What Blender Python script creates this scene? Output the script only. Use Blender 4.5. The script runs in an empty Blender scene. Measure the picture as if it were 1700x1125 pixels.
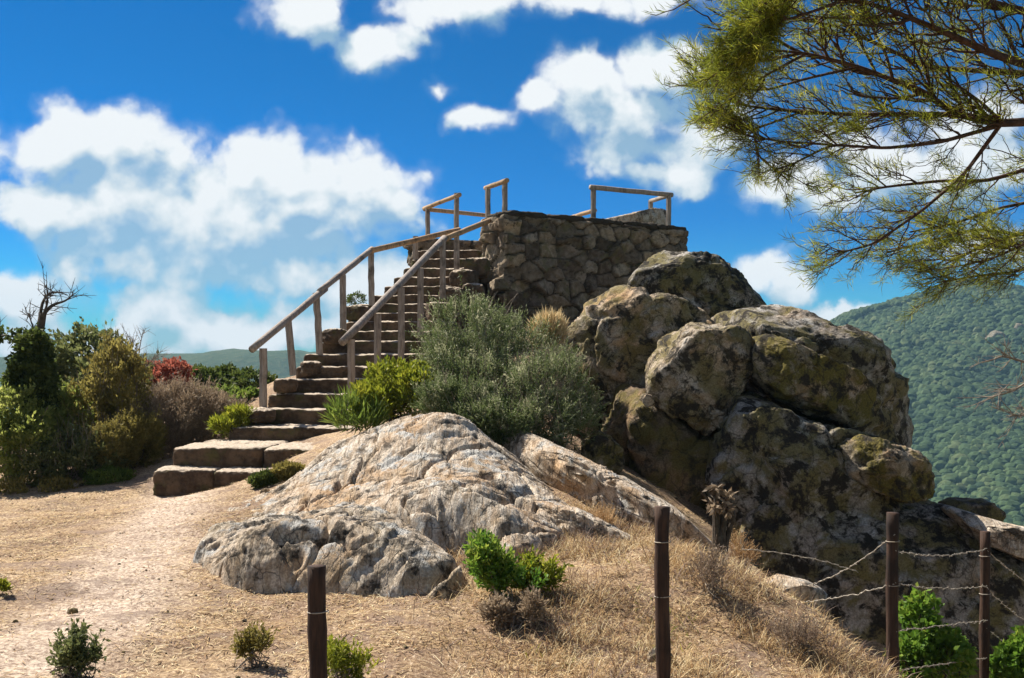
import bpy, bmesh, math, random
import numpy as np
from mathutils import Vector
R = math.radians
rng = np.random.default_rng(7)
random.seed(7)
C = bpy.context.scene.collection
S = bpy.context.scene
# ------------------------------------------------------------------ camera, world, sun, exposure
F_PX, HZ, EYE = 1750.0, 610.0, 1.6
cam_d = bpy.data.cameras.new('camera'); cam = bpy.data.objects.new('camera', cam_d); C.objects.link(cam)
cam.location = (0, 0, EYE); cam.rotation_euler = (R(90), 0, 0)
cam_d.sensor_width = 36; cam_d.lens = 36*F_PX/1700; cam_d.shift_y = (HZ-562.5)/1700
cam_d.clip_start = .05; cam_d.clip_end = 20000
S.camera = cam
SUN_DIR = Vector((-.56, .47, .82)).normalized()       # towards the sun: behind the rocks, to the left, high
SUN_EL = math.asin(SUN_DIR.z); SUN_AZ = math.atan2(SUN_DIR.x, SUN_DIR.y)
sun_d = bpy.data.lights.new('sun', 'SUN'); sun_d.energy = 5.0; sun_d.angle = R(.5); sun_d.color = (1, .93, .82)
sun = bpy.data.objects.new('sun', sun_d); C.objects.link(sun)
sun.rotation_euler = (-SUN_DIR).to_track_quat('-Z', 'Y').to_euler(); sun.location = (0, 0, 60)
S.view_settings.view_transform = 'Standard'; S.view_settings.look = 'None'
S.view_settings.exposure = 1.1; S.view_settings.gamma = 1.0; S.view_settings.use_curve_mapping = False
S.cycles.max_bounces = 6; S.cycles.diffuse_bounces = 3; S.cycles.transparent_max_bounces = 6
S.cycles.volume_bounces = 0
SKY_STRENGTH = .05
CLOUDS = [  # px, py, rx, ry in photo pixels, weight
 (110,235,70,55,1),(205,235,75,60,1),(285,260,40,50,.8),(85,335,75,62,1),(200,330,130,90,1),(330,320,90,75,1),(440,275,80,65,1),(500,300,95,65,1),
 (600,300,85,65,1),(640,340,60,45,1),(400,370,230,75,1),(220,420,120,50,.7),(520,355,120,45,1),(330,430,160,50,.75),
 (40,500,70,48,.9),(60,570,140,45,.7),(250,510,95,50,.95),(330,550,110,55,1),(390,570,80,40,.9),(200,565,120,40,.7),
 (500,460,80,36,.9),(600,480,110,50,.9),(690,470,80,45,.8),(560,540,150,50,.7),(20,250,40,30,.3),
 (515,12,75,36,.9),(630,72,48,36,.8),(745,5,85,38,.95),(930,-2,170,26,.65),(1090,0,60,20,.5),(690,50,30,20,.5),
 (975,118,66,40,1),(1085,105,56,40,1),(900,150,42,28,.85),(1030,170,100,52,1),(1130,115,52,48,.95),(1060,240,90,45,.8),(1130,285,50,34,.9),(1070,280,70,30,.9),(1190,210,70,60,.8),
 (785,200,50,28,.85),(728,140,24,18,.55),
 (1290,310,55,36,.8),(1370,320,70,42,.85),(1470,280,110,60,.7),(1600,250,130,70,.7),(1650,390,90,40,.6),
 (1265,455,45,32,.85),(1310,490,50,34,.8),(1390,525,100,16,.9),(1560,545,200,14,.7)]
def N(nt, typ, **kw):
    n = nt.nodes.new(typ)
    for k, v in kw.items():
        if k.startswith('i_'):
            key = k[2:]; key = int(key) if key.isdigit() else key
            n.inputs[key].default_value = v
        else: setattr(n, k, v)
    return n
def lk(nt, a, b): nt.links.new(a, b)
def setin(nt, sock, v):
    if hasattr(v, 'is_linked'): lk(nt, v, sock)
    else: sock.default_value = v
def MA(nt, op, a, b=None, c=None, clamp=False):
    n = N(nt, 'ShaderNodeMath', operation=op, use_clamp=clamp)
    for i, v in enumerate((a, b, c)):
        if v is not None: setin(nt, n.inputs[i], v)
    return n.outputs[0]
def VM(nt, op, a, b=None):
    n = N(nt, 'ShaderNodeVectorMath', operation=op)
    setin(nt, n.inputs[0], a)
    if b is not None: setin(nt, n.inputs[1], b)
    return n.outputs['Value'] if op in ('LENGTH', 'DOT_PRODUCT') else n.outputs[0]
def SS(nt, x, lo, hi, a=0., b=1.):
    n = N(nt, 'ShaderNodeMapRange', interpolation_type='SMOOTHSTEP', i_1=lo, i_2=hi, i_3=a, i_4=b)
    setin(nt, n.inputs[0], x); return n.outputs[0]
def MIX(nt, f, a, b, blend='MIX'):
    n = N(nt, 'ShaderNodeMix', data_type='RGBA', blend_type=blend)
    setin(nt, n.inputs[0], f)
    for i, v in ((6, a), (7, b)):
        if hasattr(v, 'is_linked'): lk(nt, v, n.inputs[i])
        else: n.inputs[i].default_value = (*v, 1) if len(v) == 3 else v
    return n.outputs[2]
def NOISE(nt, vec, scale, detail=5, rough=.55, dist=0., dim='3D'):
    n = N(nt, 'ShaderNodeTexNoise', noise_dimensions=dim)
    lk(nt, vec, n.inputs['Vector'])
    n.inputs['Scale'].default_value = scale; n.inputs['Detail'].default_value = detail
    n.inputs['Roughness'].default_value = rough; n.inputs['Distortion'].default_value = dist
    return n
def cloud_group():
    g = bpy.data.node_groups.new('cloud_density', 'ShaderNodeTree')
    g.interface.new_socket('UV', in_out='INPUT', socket_type='NodeSocketVector')
    g.interface.new_socket('Density', in_out='OUTPUT', socket_type='NodeSocketFloat')
    i = N(g, 'NodeGroupInput'); o = N(g, 'NodeGroupOutput'); uv = i.outputs[0]
    w = NOISE(g, uv, 11, 3, .5).outputs['Color']
    w = VM(g, 'MULTIPLY', VM(g, 'SUBTRACT', w, (.5, .5, .5)), (.06, .05, 0)); w2 = NOISE(g, uv, 42, 4, .6).outputs['Color']
    w = VM(g, 'ADD', w, VM(g, 'MULTIPLY', VM(g, 'SUBTRACT', w2, (.5, .5, .5)), (.02, .016, 0)))
    p = VM(g, 'ADD', uv, w)
    d = None
    for (cx, cy, rx, ry, wt) in CLOUDS:
        q = VM(g, 'SUBTRACT', p, ((cx-850)/F_PX, (HZ-cy)/F_PX, 0))
        q = VM(g, 'MULTIPLY', q, (F_PX/(rx*1.25), F_PX/(ry*1.25), 0))
        e = MA(g, 'SUBTRACT', 1.0, VM(g, 'LENGTH', q))
        e = MA(g, 'MULTIPLY', e, wt)
        d = e if d is None else MA(g, 'SMOOTH_MAX', d, e, .25)
    d = MA(g, 'ADD', MA(g, 'MAXIMUM', d, -.8), .05)
    f = MA(g, 'MULTIPLY', MA(g, 'SUBTRACT', NOISE(g, uv, 20, 9, .52, .2).outputs['Fac'], .5), 1.15)
    for sc, am in ((17, .5), (41, .3), (90, .14)):        # rounded billows at three sizes
        v = N(g, 'ShaderNodeTexVoronoi', feature='SMOOTH_F1', i_Scale=sc, i_Smoothness=.35); lk(g, p, v.inputs['Vector'])
        f = MA(g, 'ADD', f, MA(g, 'MULTIPLY', MA(g, 'SUBTRACT', .5, v.outputs['Distance']), am))
    lk(g, MA(g, 'ADD', d, f), o.inputs[0])
    return g
W = bpy.data.worlds.new('World'); S.world = W; W.use_nodes = True
nt = W.node_tree; nt.nodes.clear()
sky = N(nt, 'ShaderNodeTexSky', sky_type='NISHITA', sun_disc=False, sun_elevation=SUN_EL, sun_rotation=SUN_AZ)
sky.altitude = 300; sky.air_density = 1.0; sky.dust_density = .35; sky.ozone_density = 2.5
hs = N(nt, 'ShaderNodeHueSaturation', i_Saturation=2.0, i_Value=.8); lk(nt, sky.outputs[0], hs.inputs['Color'])
tc = N(nt, 'ShaderNodeTexCoord')
sep = N(nt, 'ShaderNodeSeparateXYZ'); lk(nt, tc.outputs['Generated'], sep.inputs[0])
tint = MIX(nt, 1., hs.outputs[0], MIX(nt, SS(nt, sep.outputs[2], -.02, .3), (.1, .82, 1.4), (.14, .83, .99)), 'MULTIPLY')
yy = MA(nt, 'MAXIMUM', sep.outputs[1], .04)
comb = N(nt, 'ShaderNodeCombineXYZ'); lk(nt, MA(nt, 'DIVIDE', sep.outputs[0], yy), comb.inputs[0]); lk(nt, MA(nt, 'DIVIDE', sep.outputs[2], yy), comb.inputs[1])
CG = cloud_group()
def dens(vec):
    g = N(nt, 'ShaderNodeGroup'); g.node_tree = CG; lk(nt, vec, g.inputs[0]); return g.outputs[0]
d0 = dens(comb.outputs[0]); d1 = dens(VM(nt, 'ADD', comb.outputs[0], (-.014, .034, 0)))
alpha = MA(nt, 'ADD', SS(nt, d0, -.2, .4, 0, .3), SS(nt, d0, .0, .4, 0, .7))
lit = MA(nt, 'ADD', .44, MA(nt, 'MULTIPLY', MA(nt, 'SUBTRACT', d0, d1), 1.5))
lit = MA(nt, 'SUBTRACT', lit, SS(nt, d0, .5, 1.2, 0, .1), clamp=True)
ccol = MIX(nt, lit, (3.5, 5.2, 6.3), (8.7, 9.0, 9.2))
alpha = MA(nt, 'MULTIPLY', alpha, SS(nt, sep.outputs[1], .1, .3))
alpha = MA(nt, 'MULTIPLY', alpha, SS(nt, lit, 0, .75, .78, 1))
col = MIX(nt, alpha, tint, ccol)
back = NOISE(nt, tc.outputs['Generated'], 2.6, 7, .6, .4).outputs['Fac']      # unseen clouds added behind the camera as white fill for shaded front faces
back = MA(nt, 'MULTIPLY', SS(nt, back, .44, .56), MA(nt, 'MULTIPLY', SS(nt, sep.outputs[1], .05, -.2), SS(nt, sep.outputs[2], 0, .08)))
col = MIX(nt, back, col, (4., 3.95, 3.9))
bg = N(nt, 'ShaderNodeBackground', i_Strength=SKY_STRENGTH); lk(nt, col, bg.inputs[0])
out = N(nt, 'ShaderNodeOutputWorld'); lk(nt, bg.outputs[0], out.inputs[0])
W.cycles.sampling_method = 'MANUAL'; W.cycles.sample_map_resolution = 512

# ------------------------------------------------------------------ helpers
def P(px, py, Y): return np.array(((px-850)/F_PX*Y, Y, EYE+(HZ-py)/F_PX*Y))
_perm = np.random.default_rng(3).permutation(256); _perm = np.concatenate([_perm, _perm, _perm])
_grad = np.random.default_rng(4).normal(size=(256, 3)); _grad /= np.linalg.norm(_grad, axis=1)[:, None]
def perlin(p):
    p = np.asarray(p, float); i = np.floor(p).astype(int); f = p-i; i &= 255
    u = f*f*f*(f*(f*6-15)+10); r = 0
    for dx in (0, 1):
        wx = u[:, 0] if dx else 1-u[:, 0]
        for dy in (0, 1):
            wy = u[:, 1] if dy else 1-u[:, 1]
            for dz in (0, 1):
                wz = u[:, 2] if dz else 1-u[:, 2]
                h = _perm[_perm[_perm[(i[:, 0]+dx) & 255]+((i[:, 1]+dy) & 255)]+((i[:, 2]+dz) & 255)]
                g = _grad[h]
                r = r+wx*wy*wz*((f-np.array((dx, dy, dz)))*g).sum(1)
    return r*1.5
def fbm(p, o=5, gain=.5, ridged=False):
    a, s, r = 1., 1., 0
    for k in range(o):
        n = perlin(p*s+k*17.3)
        if ridged: n = 1-2*np.abs(n)
        r = r+a*n; a *= gain; s *= 2.03
    return r
def sstep(x, a, b):
    t = np.clip((x-a)/(b-a), 0, 1); return t*t*(3-2*t)
def mesh(name, V, faces, mats, attrs=None, smooth=True):
    me = bpy.data.meshes.new(name)
    V = np.ascontiguousarray(V, dtype=np.float32)
    faces = [np.asarray(f, dtype=np.int32) for f in faces if len(f)]
    lv = np.concatenate([f.ravel() for f in faces])
    tot = np.concatenate([np.full(len(f), f.shape[1], np.int32) for f in faces])
    st = np.concatenate(([0], np.cumsum(tot)[:-1])).astype(np.int32)
    me.vertices.add(len(V)); me.loops.add(len(lv)); me.polygons.add(len(tot))
    me.vertices.foreach_set('co', V.ravel()); me.loops.foreach_set('vertex_index', lv)
    me.polygons.foreach_set('loop_start', st)
    me.polygons.foreach_set('use_smooth', np.full(len(tot), smooth, dtype=bool))
    for k, a in (attrs or {}).items():
        at = me.attributes.new(k, 'FLOAT', 'POINT'); at.data.foreach_set('value', np.asarray(a, np.float32))
    me.update(calc_edges=True); me.validate()
    for m in (mats if isinstance(mats, (list, tuple)) else [mats]): me.materials.append(m)
    return me
def tag(o, label=None, cat=None, group=None, kind=None):
    for k, v in (('label', label), ('category', cat), ('group', group), ('kind', kind)):
        if v: o[k] = v
    return o
def put(name, V, faces, mat, parent=None, attrs=None, smooth=True, origin=None, **t):
    V = np.asarray(V, float)
    if origin is None: origin = np.array(((V[:, 0].min()+V[:, 0].max())/2, (V[:, 1].min()+V[:, 1].max())/2, V[:, 2].min()))
    me = mesh(name, V-origin, faces, mat, attrs, smooth)
    o = bpy.data.objects.new(name, me); C.objects.link(o)
    if parent is not None:
        o.parent = parent; base = np.array(parent['_w']); o.location = origin-base
        o['_w'] = list(map(float, origin))
    else:
        o.location = origin; o['_w'] = list(map(float, origin))
    return tag(o, **t)
def empty(name, loc, **t):
    o = bpy.data.objects.new(name, None); C.objects.link(o); o.location = loc; o['_w'] = list(map(float, loc))
    o.empty_display_size = .2
    return tag(o, **t)
class MB:
    def __init__(s): s.V, s.F3, s.F4, s.A, s.n = [], [], [], [], 0
    def add(s, V, F, a=0.):
        V = np.asarray(V, float); F = np.asarray(F, int)
        if len(V) == 0: return
        (s.F3 if F.shape[1] == 3 else s.F4).append(F+s.n); s.V.append(V)
        s.A.append(np.broadcast_to(np.asarray(a, float), (len(V),)).copy()); s.n += len(V)
    def tube(s, pts, rad, n=6, a=0., cap=True):
        pts = np.asarray(pts, float); k = len(pts); rad = np.broadcast_to(np.asarray(rad, float), (k,))
        T = np.gradient(pts, axis=0); T /= np.linalg.norm(T, axis=1)[:, None]+1e-9
        ref = np.array((0, 0, 1.)) if abs(T[0, 2]) < .9 else np.array((1., 0, 0))
        U = np.cross(T, ref); U /= np.linalg.norm(U, axis=1)[:, None]+1e-9; Wv = np.cross(T, U)
        an = np.arange(n)/n*2*np.pi
        V = pts[:, None]+rad[:, None, None]*(np.cos(an)[None, :, None]*U[:, None]+np.sin(an)[None, :, None]*Wv[:, None])
        V = V.reshape(-1, 3); i = np.arange(k-1)[:, None]*n; j = np.arange(n)[None]; j2 = (j+1) % n
        F = np.stack([i+j, i+j2, i+n+j2, i+n+j], -1).reshape(-1, 4)
        b = s.n; s.add(V, F, a)
        if cap and n > 3:
            Vc = np.stack([pts[0], pts[-1]]); m = s.n
            s.V.append(Vc); s.A.append(np.full(2, float(np.mean(a)))); s.n += 2
            jj = np.arange(n); e = b+(k-1)*n
            s.F3.append(np.stack([b+(jj+1) % n, b+jj, np.full(n, m)], -1)); s.F3.append(np.stack([e+jj, e+(jj+1) % n, np.full(n, m+1)], -1))
    def build(s, name, mat, parent=None, smooth=True, **t):
        V = np.concatenate(s.V); A = np.concatenate(s.A); fs = []
        if s.F3: fs.append(np.concatenate(s.F3))
        if s.F4: fs.append(np.concatenate(s.F4))
        return put(name, V, fs, mat, parent, {'rnd': A}, smooth, **t)
_ico = {}
def ico(sub):
    if sub not in _ico:
        bm = bmesh.new(); bmesh.ops.create_icosphere(bm, subdivisions=sub, radius=1)
        V = np.array([v.co[:] for v in bm.verts]); F = np.array([[v.index for v in f.verts] for f in bm.faces]); bm.free()
        V /= np.linalg.norm(V, axis=1)[:, None]; _ico[sub] = (V, F)
    return _ico[sub]
def tps(pts, smooth=1e-3):
    pts = np.asarray(pts, float); n = len(pts); X = pts[:, :2]
    def U(d2): return .5*d2*np.log(d2+1e-9)
    K = U(((X[:, None]-X[None])**2).sum(-1))+smooth*np.eye(n); Pm = np.c_[np.ones(n), X]
    A = np.zeros((n+3, n+3)); A[:n, :n] = K; A[:n, n:] = Pm; A[n:, :n] = Pm.T
    w = np.linalg.solve(A, np.r_[pts[:, 2], 0, 0, 0])
    def f(x, y):
        x = np.asarray(x, float); sh = x.shape; q = np.c_[x.ravel(), np.asarray(y, float).ravel()]; r = np.empty(len(q))
        for s0 in range(0, len(q), 60000):
            b = q[s0:s0+60000]; r[s0:s0+60000] = U(((b[:, None]-X[None])**2).sum(-1))@w[:n]+np.c_[np.ones(len(b)), b]@w[n:]
        return r.reshape(sh)
    return f
# ------------------------------------------------------------------ materials
def newmat(name):
    m = bpy.data.materials.new(name); m.use_nodes = True; n = m.node_tree; n.nodes.clear()
    return m, n
def finish(n, shader):
    o = N(n, 'ShaderNodeOutputMaterial'); lk(n, shader, o.inputs[0])
def principled(n, col, rough=.9, bump=None, strength=.5, dist=.02, spec=.2):
    b = N(n, 'ShaderNodeBsdfPrincipled'); b.inputs['Roughness'].default_value = rough
    b.inputs['Specular IOR Level'].default_value = spec
    if hasattr(col, 'is_linked'): lk(n, col, b.inputs['Base Color'])
    else: b.inputs['Base Color'].default_value = (*col, 1)
    if bump is not None:
        u = N(n, 'ShaderNodeBump', i_Strength=strength, i_Distance=dist); lk(n, bump, u.inputs['Height']); lk(n, u.outputs[0], b.inputs['Normal'])
    return b.outputs[0]
def ocoord(n, jitter=True):
    t = N(n, 'ShaderNodeTexCoord'); v = t.outputs['Object']
    if jitter:
        oi = N(n, 'ShaderNodeObjectInfo'); r = MA(n, 'MULTIPLY', oi.outputs['Random'], 60.)
        c = N(n, 'ShaderNodeCombineXYZ'); lk(n, r, c.inputs[0]); lk(n, MA(n, 'MULTIPLY', r, .7), c.inputs[1])
        v = VM(n, 'ADD', v, c.outputs[0])
    return v
def rock_mat(name, pale=(.42, .37, .31), mid=(.25, .22, .19), dark=.5, olive=.5, ochre=.4, white=.3, stria=None, bump=1.):
    m, n = newmat(name); v = ocoord(n)
    if stria:
        mp = N(n, 'ShaderNodeMapping'); lk(n, v, mp.inputs[0]); mp.inputs['Rotation'].default_value = stria[0]; mp.inputs['Scale'].default_value = stria[1]; vs = mp.outputs[0]
    else: vs = v
    big = NOISE(n, v, 1.1, 4, .6).outputs['Fac']; med = NOISE(n, vs, 5, 8, .68).outputs['Fac']; fine = NOISE(n, vs, 26, 6, .7).outputs['Fac']
    c = MIX(n, SS(n, med, .38, .62), mid, pale)
    c = MIX(n, MA(n, 'MULTIPLY', SS(n, big, .45, .7), ochre), c, (.48, .28, .12))
    w = NOISE(n, v, 3.1, 7, .66).outputs['Fac']
    c = MIX(n, MA(n, 'MULTIPLY', SS(n, w, .54, .62), white), c, (.55, .57, .56))
    o = NOISE(n, VM(n, 'ADD', v, (9, 4, 2)), 2.2, 8, .65, .4).outputs['Fac']
    c = MIX(n, MA(n, 'MULTIPLY', SS(n, o, .5-.12*olive, .62-.1*olive), min(1, olive*1.3)), c, (.15, .125, .03))
    k = NOISE(n, VM(n, 'ADD', v, (3, 14, 7)), 4.3, 9, .7, .3).outputs['Fac']
    c = MIX(n, MA(n, 'MULTIPLY', SS(n, k, .56-.1*dark, .66-.1*dark), min(1, .5+dark*.6)), c, (.035, .03, .024))
    sp = NOISE(n, v, 55, 3, .6).outputs['Fac']
    c = MIX(n, SS(n, sp, .35, .65), MIX(n, 1., c, (.62, .6, .6), 'MULTIPLY'), c)
    vo = N(n, 'ShaderNodeTexVoronoi', feature='DISTANCE_TO_EDGE', i_Scale=2.2)
    lk(n, VM(n, 'ADD', vs, VM(n, 'MULTIPLY', NOISE(n, v, 3, 4).outputs['Color'], (.5, .5, .5))), vo.inputs['Vector'])
    cr = SS(n, vo.outputs['Distance'], .0, .035)
    c = MIX(n, cr, MIX(n, .6, c, (.03, .026, .02)), c)
    h = MA(n, 'ADD', MA(n, 'MULTIPLY', med, 1.6), MA(n, 'MULTIPLY', fine, .7)); h = MA(n, 'ADD', h, MA(n, 'MULTIPLY', cr, .25)); h = MA(n, 'ADD', h, MA(n, 'MULTIPLY', sp, .22))
    finish(n, principled(n, c, .92, h, .8, .03*bump, .15)); return m
def leaf_mat(name, cols, trans=.4, rough=.6):
    m, n = newmat(name); a = N(n, 'ShaderNodeAttribute', attribute_name='rnd')
    r = N(n, 'ShaderNodeValToRGB'); e = r.color_ramp.elements
    while len(e) < len(cols): e.new(.5)
    for i, c in enumerate(cols): e[i].position = i/(len(cols)-1); e[i].color = (*c, 1)
    lk(n, a.outputs['Fac'], r.inputs[0])
    p = principled(n, r.outputs[0], rough, spec=.25)
    t = N(n, 'ShaderNodeBsdfTranslucent'); lk(n, r.outputs[0], t.inputs[0])
    x = N(n, 'ShaderNodeMixShader', i_0=trans); lk(n, p, x.inputs[1]); lk(n, t.outputs[0], x.inputs[2])
    finish(n, x.outputs[0]); return m
def wood_mat(name, a, b, dark=(.03, .025, .02), ax=(14, 14, 1.6)):
    m, n = newmat(name); v = ocoord(n); mp = N(n, 'ShaderNodeMapping'); lk(n, v, mp.inputs[0]); mp.inputs['Scale'].default_value = ax
    g = NOISE(n, mp.outputs[0], 2.2, 6, .7).outputs['Fac']; l = NOISE(n, v, 4, 4).outputs['Fac']
    c = MIX(n, SS(n, g, .35, .65), a, b); c = MIX(n, MA(n, 'MULTIPLY', SS(n, l, .52, .7), .6), c, dark)
    finish(n, principled(n, c, .85, g, .6, .012)); return m
def bark_mat(name, a, b):
    m, n = newmat(name); v = ocoord(n); g = NOISE(n, v, 22, 6, .7).outputs['Fac']
    finish(n, principled(n, MIX(n, SS(n, g, .35, .65), a, b), .9, g, .7, .02)); return m
def masonry_mat(name):
    m, n = newmat(name); v = ocoord(n, False)
    a = N(n, 'ShaderNodeAttribute', attribute_name='rnd').outputs['Fac']; j = N(n, 'ShaderNodeAttribute', attribute_name='joint').outputs['Fac']
    r = N(n, 'ShaderNodeValToRGB'); e = r.color_ramp.elements; cs = [(.1, .078, .058), (.31, .24, .17), (.18, .15, .115), (.43, .34, .24), (.13, .1, .078), (.34, .28, .215)]
    while len(e) < len(cs): e.new(.5)
    for i, c in enumerate(cs): e[i].position = i/(len(cs)-1); e[i].color = (*c, 1)
    lk(n, a, r.inputs[0]); n1 = NOISE(n, v, 9, 8, .68).outputs['Fac']; n2 = NOISE(n, v, 2.5, 7, .65).outputs['Fac']; n3 = NOISE(n, v, 40, 4).outputs['Fac']
    c = MIX(n, SS(n, n1, .35, .65), MIX(n, 1., r.outputs[0], (.55, .53, .5), 'MULTIPLY'), r.outputs[0])
    c = MIX(n, SS(n, n2, .53, .63, 0, .6), c, (.12, .11, .045)); c = MIX(n, SS(n, NOISE(n, VM(n, 'ADD', v, (5, 5, 5)), 6, 7, .7).outputs['Fac'], .58, .66, 0, .8), c, (.04, .033, .026))
    c = MIX(n, j, MIX(n, n1, (.03, .025, .02), (.085, .068, .05)), c)
    h = MA(n, 'ADD', n1, MA(n, 'MULTIPLY', n3, .4))
    finish(n, principled(n, c, .93, h, 1., .035, .15)); return m
def ground_mat():
    m, n = newmat('dry_ground'); g = N(n, 'ShaderNodeNewGeometry'); v = g.outputs['Position']
    a = NOISE(n, v, .45, 5, .6).outputs['Fac']; b = NOISE(n, v, 3., 7, .65).outputs['Fac']; f = NOISE(n, v, 34, 8, .75).outputs['Fac']
    mp = N(n, 'ShaderNodeMapping'); lk(n, v, mp.inputs[0]); mp.inputs['Rotation'].default_value = (0, 0, .5); mp.inputs['Scale'].default_value = (50, 16, 30)
    s = NOISE(n, mp.outputs[0], 1., 6, .75, .6).outputs['Fac']
    pm = N(n, 'ShaderNodeAttribute', attribute_name='path').outputs['Fac']
    far = N(n, 'ShaderNodeAttribute', attribute_name='far').outputs['Fac']
    c = MIX(n, SS(n, a, .4, .62), (.41, .29, .17), (.57, .43, .27))
    c = MIX(n, SS(n, b, .42, .62, 0, .65), c, (.32, .225, .165))
    c = MIX(n, MA(n, 'MULTIPLY', pm, SS(n, b, .3, .6, 1., .6)), c, (.74, .62, .5))
    c = MIX(n, SS(n, f, .4, .62), MIX(n, 1., c, (.42, .37, .36), 'MULTIPLY'), c)
    c = MIX(n, SS(n, s, .56, .66, 0, .85), c, (.72, .58, .42))
    c = MIX(n, SS(n, s, .42, .34, 0, .75), c, (.11, .075, .055))
    c = MIX(n, SS(n, NOISE(n, v, 1.7, 8, .7, .5).outputs['Fac'], .5, .62, 0, .65), c, (.2, .145, .115))
    c = MIX(n, far, c, MIX(n, b, (.05, .085, .025), (.09, .12, .04)))
    h = MA(n, 'ADD', MA(n, 'MULTIPLY', b, .6), MA(n, 'ADD', MA(n, 'MULTIPLY', f, .9), MA(n, 'MULTIPLY', s, .5)))
    finish(n, principled(n, c, .95, h, .7, .025, .1)); return m
ROCK_OUT = rock_mat('outcrop_rock', (.74, .66, .55), (.46, .36, .26), .46, .1, .7, .75, ((0, 0, .55), (3.4, .4, 1.2)), 1.2)
ROCK_LOW = rock_mat('low_rock_stone', (.68, .6, .49), (.42, .34, .25), .68, .12, .6, .7, ((0, 0, .55), (3.4, .4, 1.2)), 1.2)
ROCK_PALE = rock_mat('pale_boulder_rock', (.5, .42, .33), (.28, .22, .14), .74, .55, .9, .3)
ROCK_MOSS = rock_mat('mossy_boulder_rock', (.4, .34, .26), (.22, .18, .12), .75, .75, .5, .3)
ROCK_GREY = rock_mat('grey_boulder_rock', (.4, .37, .33), (.22, .2, .165), .85, .62, .35, .4)
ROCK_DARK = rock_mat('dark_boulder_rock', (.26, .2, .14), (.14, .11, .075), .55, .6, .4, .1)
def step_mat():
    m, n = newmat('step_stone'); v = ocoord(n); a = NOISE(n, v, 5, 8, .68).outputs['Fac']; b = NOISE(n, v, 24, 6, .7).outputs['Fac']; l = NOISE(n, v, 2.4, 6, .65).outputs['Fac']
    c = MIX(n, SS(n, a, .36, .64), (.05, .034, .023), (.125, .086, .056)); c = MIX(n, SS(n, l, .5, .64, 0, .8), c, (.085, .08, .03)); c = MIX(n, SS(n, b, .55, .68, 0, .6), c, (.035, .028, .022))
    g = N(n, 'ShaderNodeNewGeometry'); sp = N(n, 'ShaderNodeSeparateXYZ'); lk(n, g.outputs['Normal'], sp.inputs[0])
    lit_top = SS(n, MA(n, 'ADD', sp.outputs[2], MA(n, 'MULTIPLY', MA(n, 'SUBTRACT', a, .5), .8)), .72, .92, 0, .95)  # sunlit treads against shaded risers, painted into the colour by upward normal
    c = MIX(n, lit_top, c, MIX(n, SS(n, b, .35, .65), (.34, .27, .2), (.54, .46, .37)))
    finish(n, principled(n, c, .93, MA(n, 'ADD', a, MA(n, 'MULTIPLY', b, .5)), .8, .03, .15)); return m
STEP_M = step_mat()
MASON = masonry_mat('rubble_masonry')
WOOD = wood_mat('weathered_timber', (.36, .31, .27), (.2, .16, .13))
WOOD_W = wood_mat('warm_weathered_timber', (.46, .31, .18), (.26, .17, .1))
POSTM = wood_mat('dark_fence_timber', (.075, .042, .028), (.032, .02, .015), (.012, .01, .01))
BARK = bark_mat('pine_bark', (.045, .026, .02), (.1, .058, .04))
TWIG = bark_mat('grey_twig', (.16, .13, .1), (.3, .25, .2))
TWIGD = bark_mat('dark_twig', (.05, .04, .03), (.1, .08, .06))
def metal_mat():
    m, n = newmat('rusty_wire'); v = ocoord(n); g = NOISE(n, v, 30, 4).outputs['Fac']
    finish(n, principled(n, MIX(n, g, (.3, .24, .17), (.42, .38, .32)), .6, spec=.4)); return m
WIRE = metal_mat()
# ------------------------------------------------------------------ ground
gp = [P(330,818,13.7), P(100,818,14.2), P(0,835,13.4), P(0,1125,5.6), P(250,1125,5.75), P(528,1125,6.0), P(250,900,9.6), P(120,960,8.), P(420,990,7.8), P(600,992,7.75),
      P(760,992,7.6), P(850,1030,7.3), P(1100,1125,6.5), P(1000,905,9.4), P(900,935,8.8), P(1200,940,8.9), P(1300,1000,8.5), P(1380,1042,8.1), P(1470,1112,7.75), P(1300,1090,9.3), P(1400,1150,9.0), P(1240,990,9.7), P(1500,1230,8.6), P(1190,960,10.5), P(1110,890,11.4), P(1150,1040,7.4),
      P(1560,1200,8.8), P(1700,1260,9.), P(1900,1300,9.5), P(300,772,15), P(400,735,17), P(430,690,18.2), P(640,715,13.6), P(850,745,13.2), P(950,775,12.6), P(1050,850,11.6),
      P(240,840,12.3), P(100,740,17), P(-200,800,15), P(-200,900,10)]
gp += [np.array(q) for q in ((-4.2,19.5,1.2), (-4,22,1.6), (-2.5,17,.9), (-1,17,1.2), (0,20.5,2.2), (3,22,2.2), (1.5,17,1.), (3,14,-.3), (5,13,-1.2), (6,17,-2), (8,24,-4), (-12,16,.0), (-15,25,-1.5),
      (-8,28,-.8), (-8,21,.2), (0,31,.5), (9,12,-4.2), (9,6,-3.2), (-8,3,-.2), (0,0,-.3), (4,2,-1.), (-8,-5,-.5), (6,-5,-2), (4.2,7.6,-1.5), (2.8,6.,-.75), (3.6,9.6,-2.0), (0,-8,-.6))]
g_local = tps(gp, 2e-3)
def far_z(x, y):
    return -62+6*fbm(np.c_[np.ravel(x)/260, np.ravel(y)/260, np.zeros(np.size(x))], 4).reshape(np.shape(x))
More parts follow.
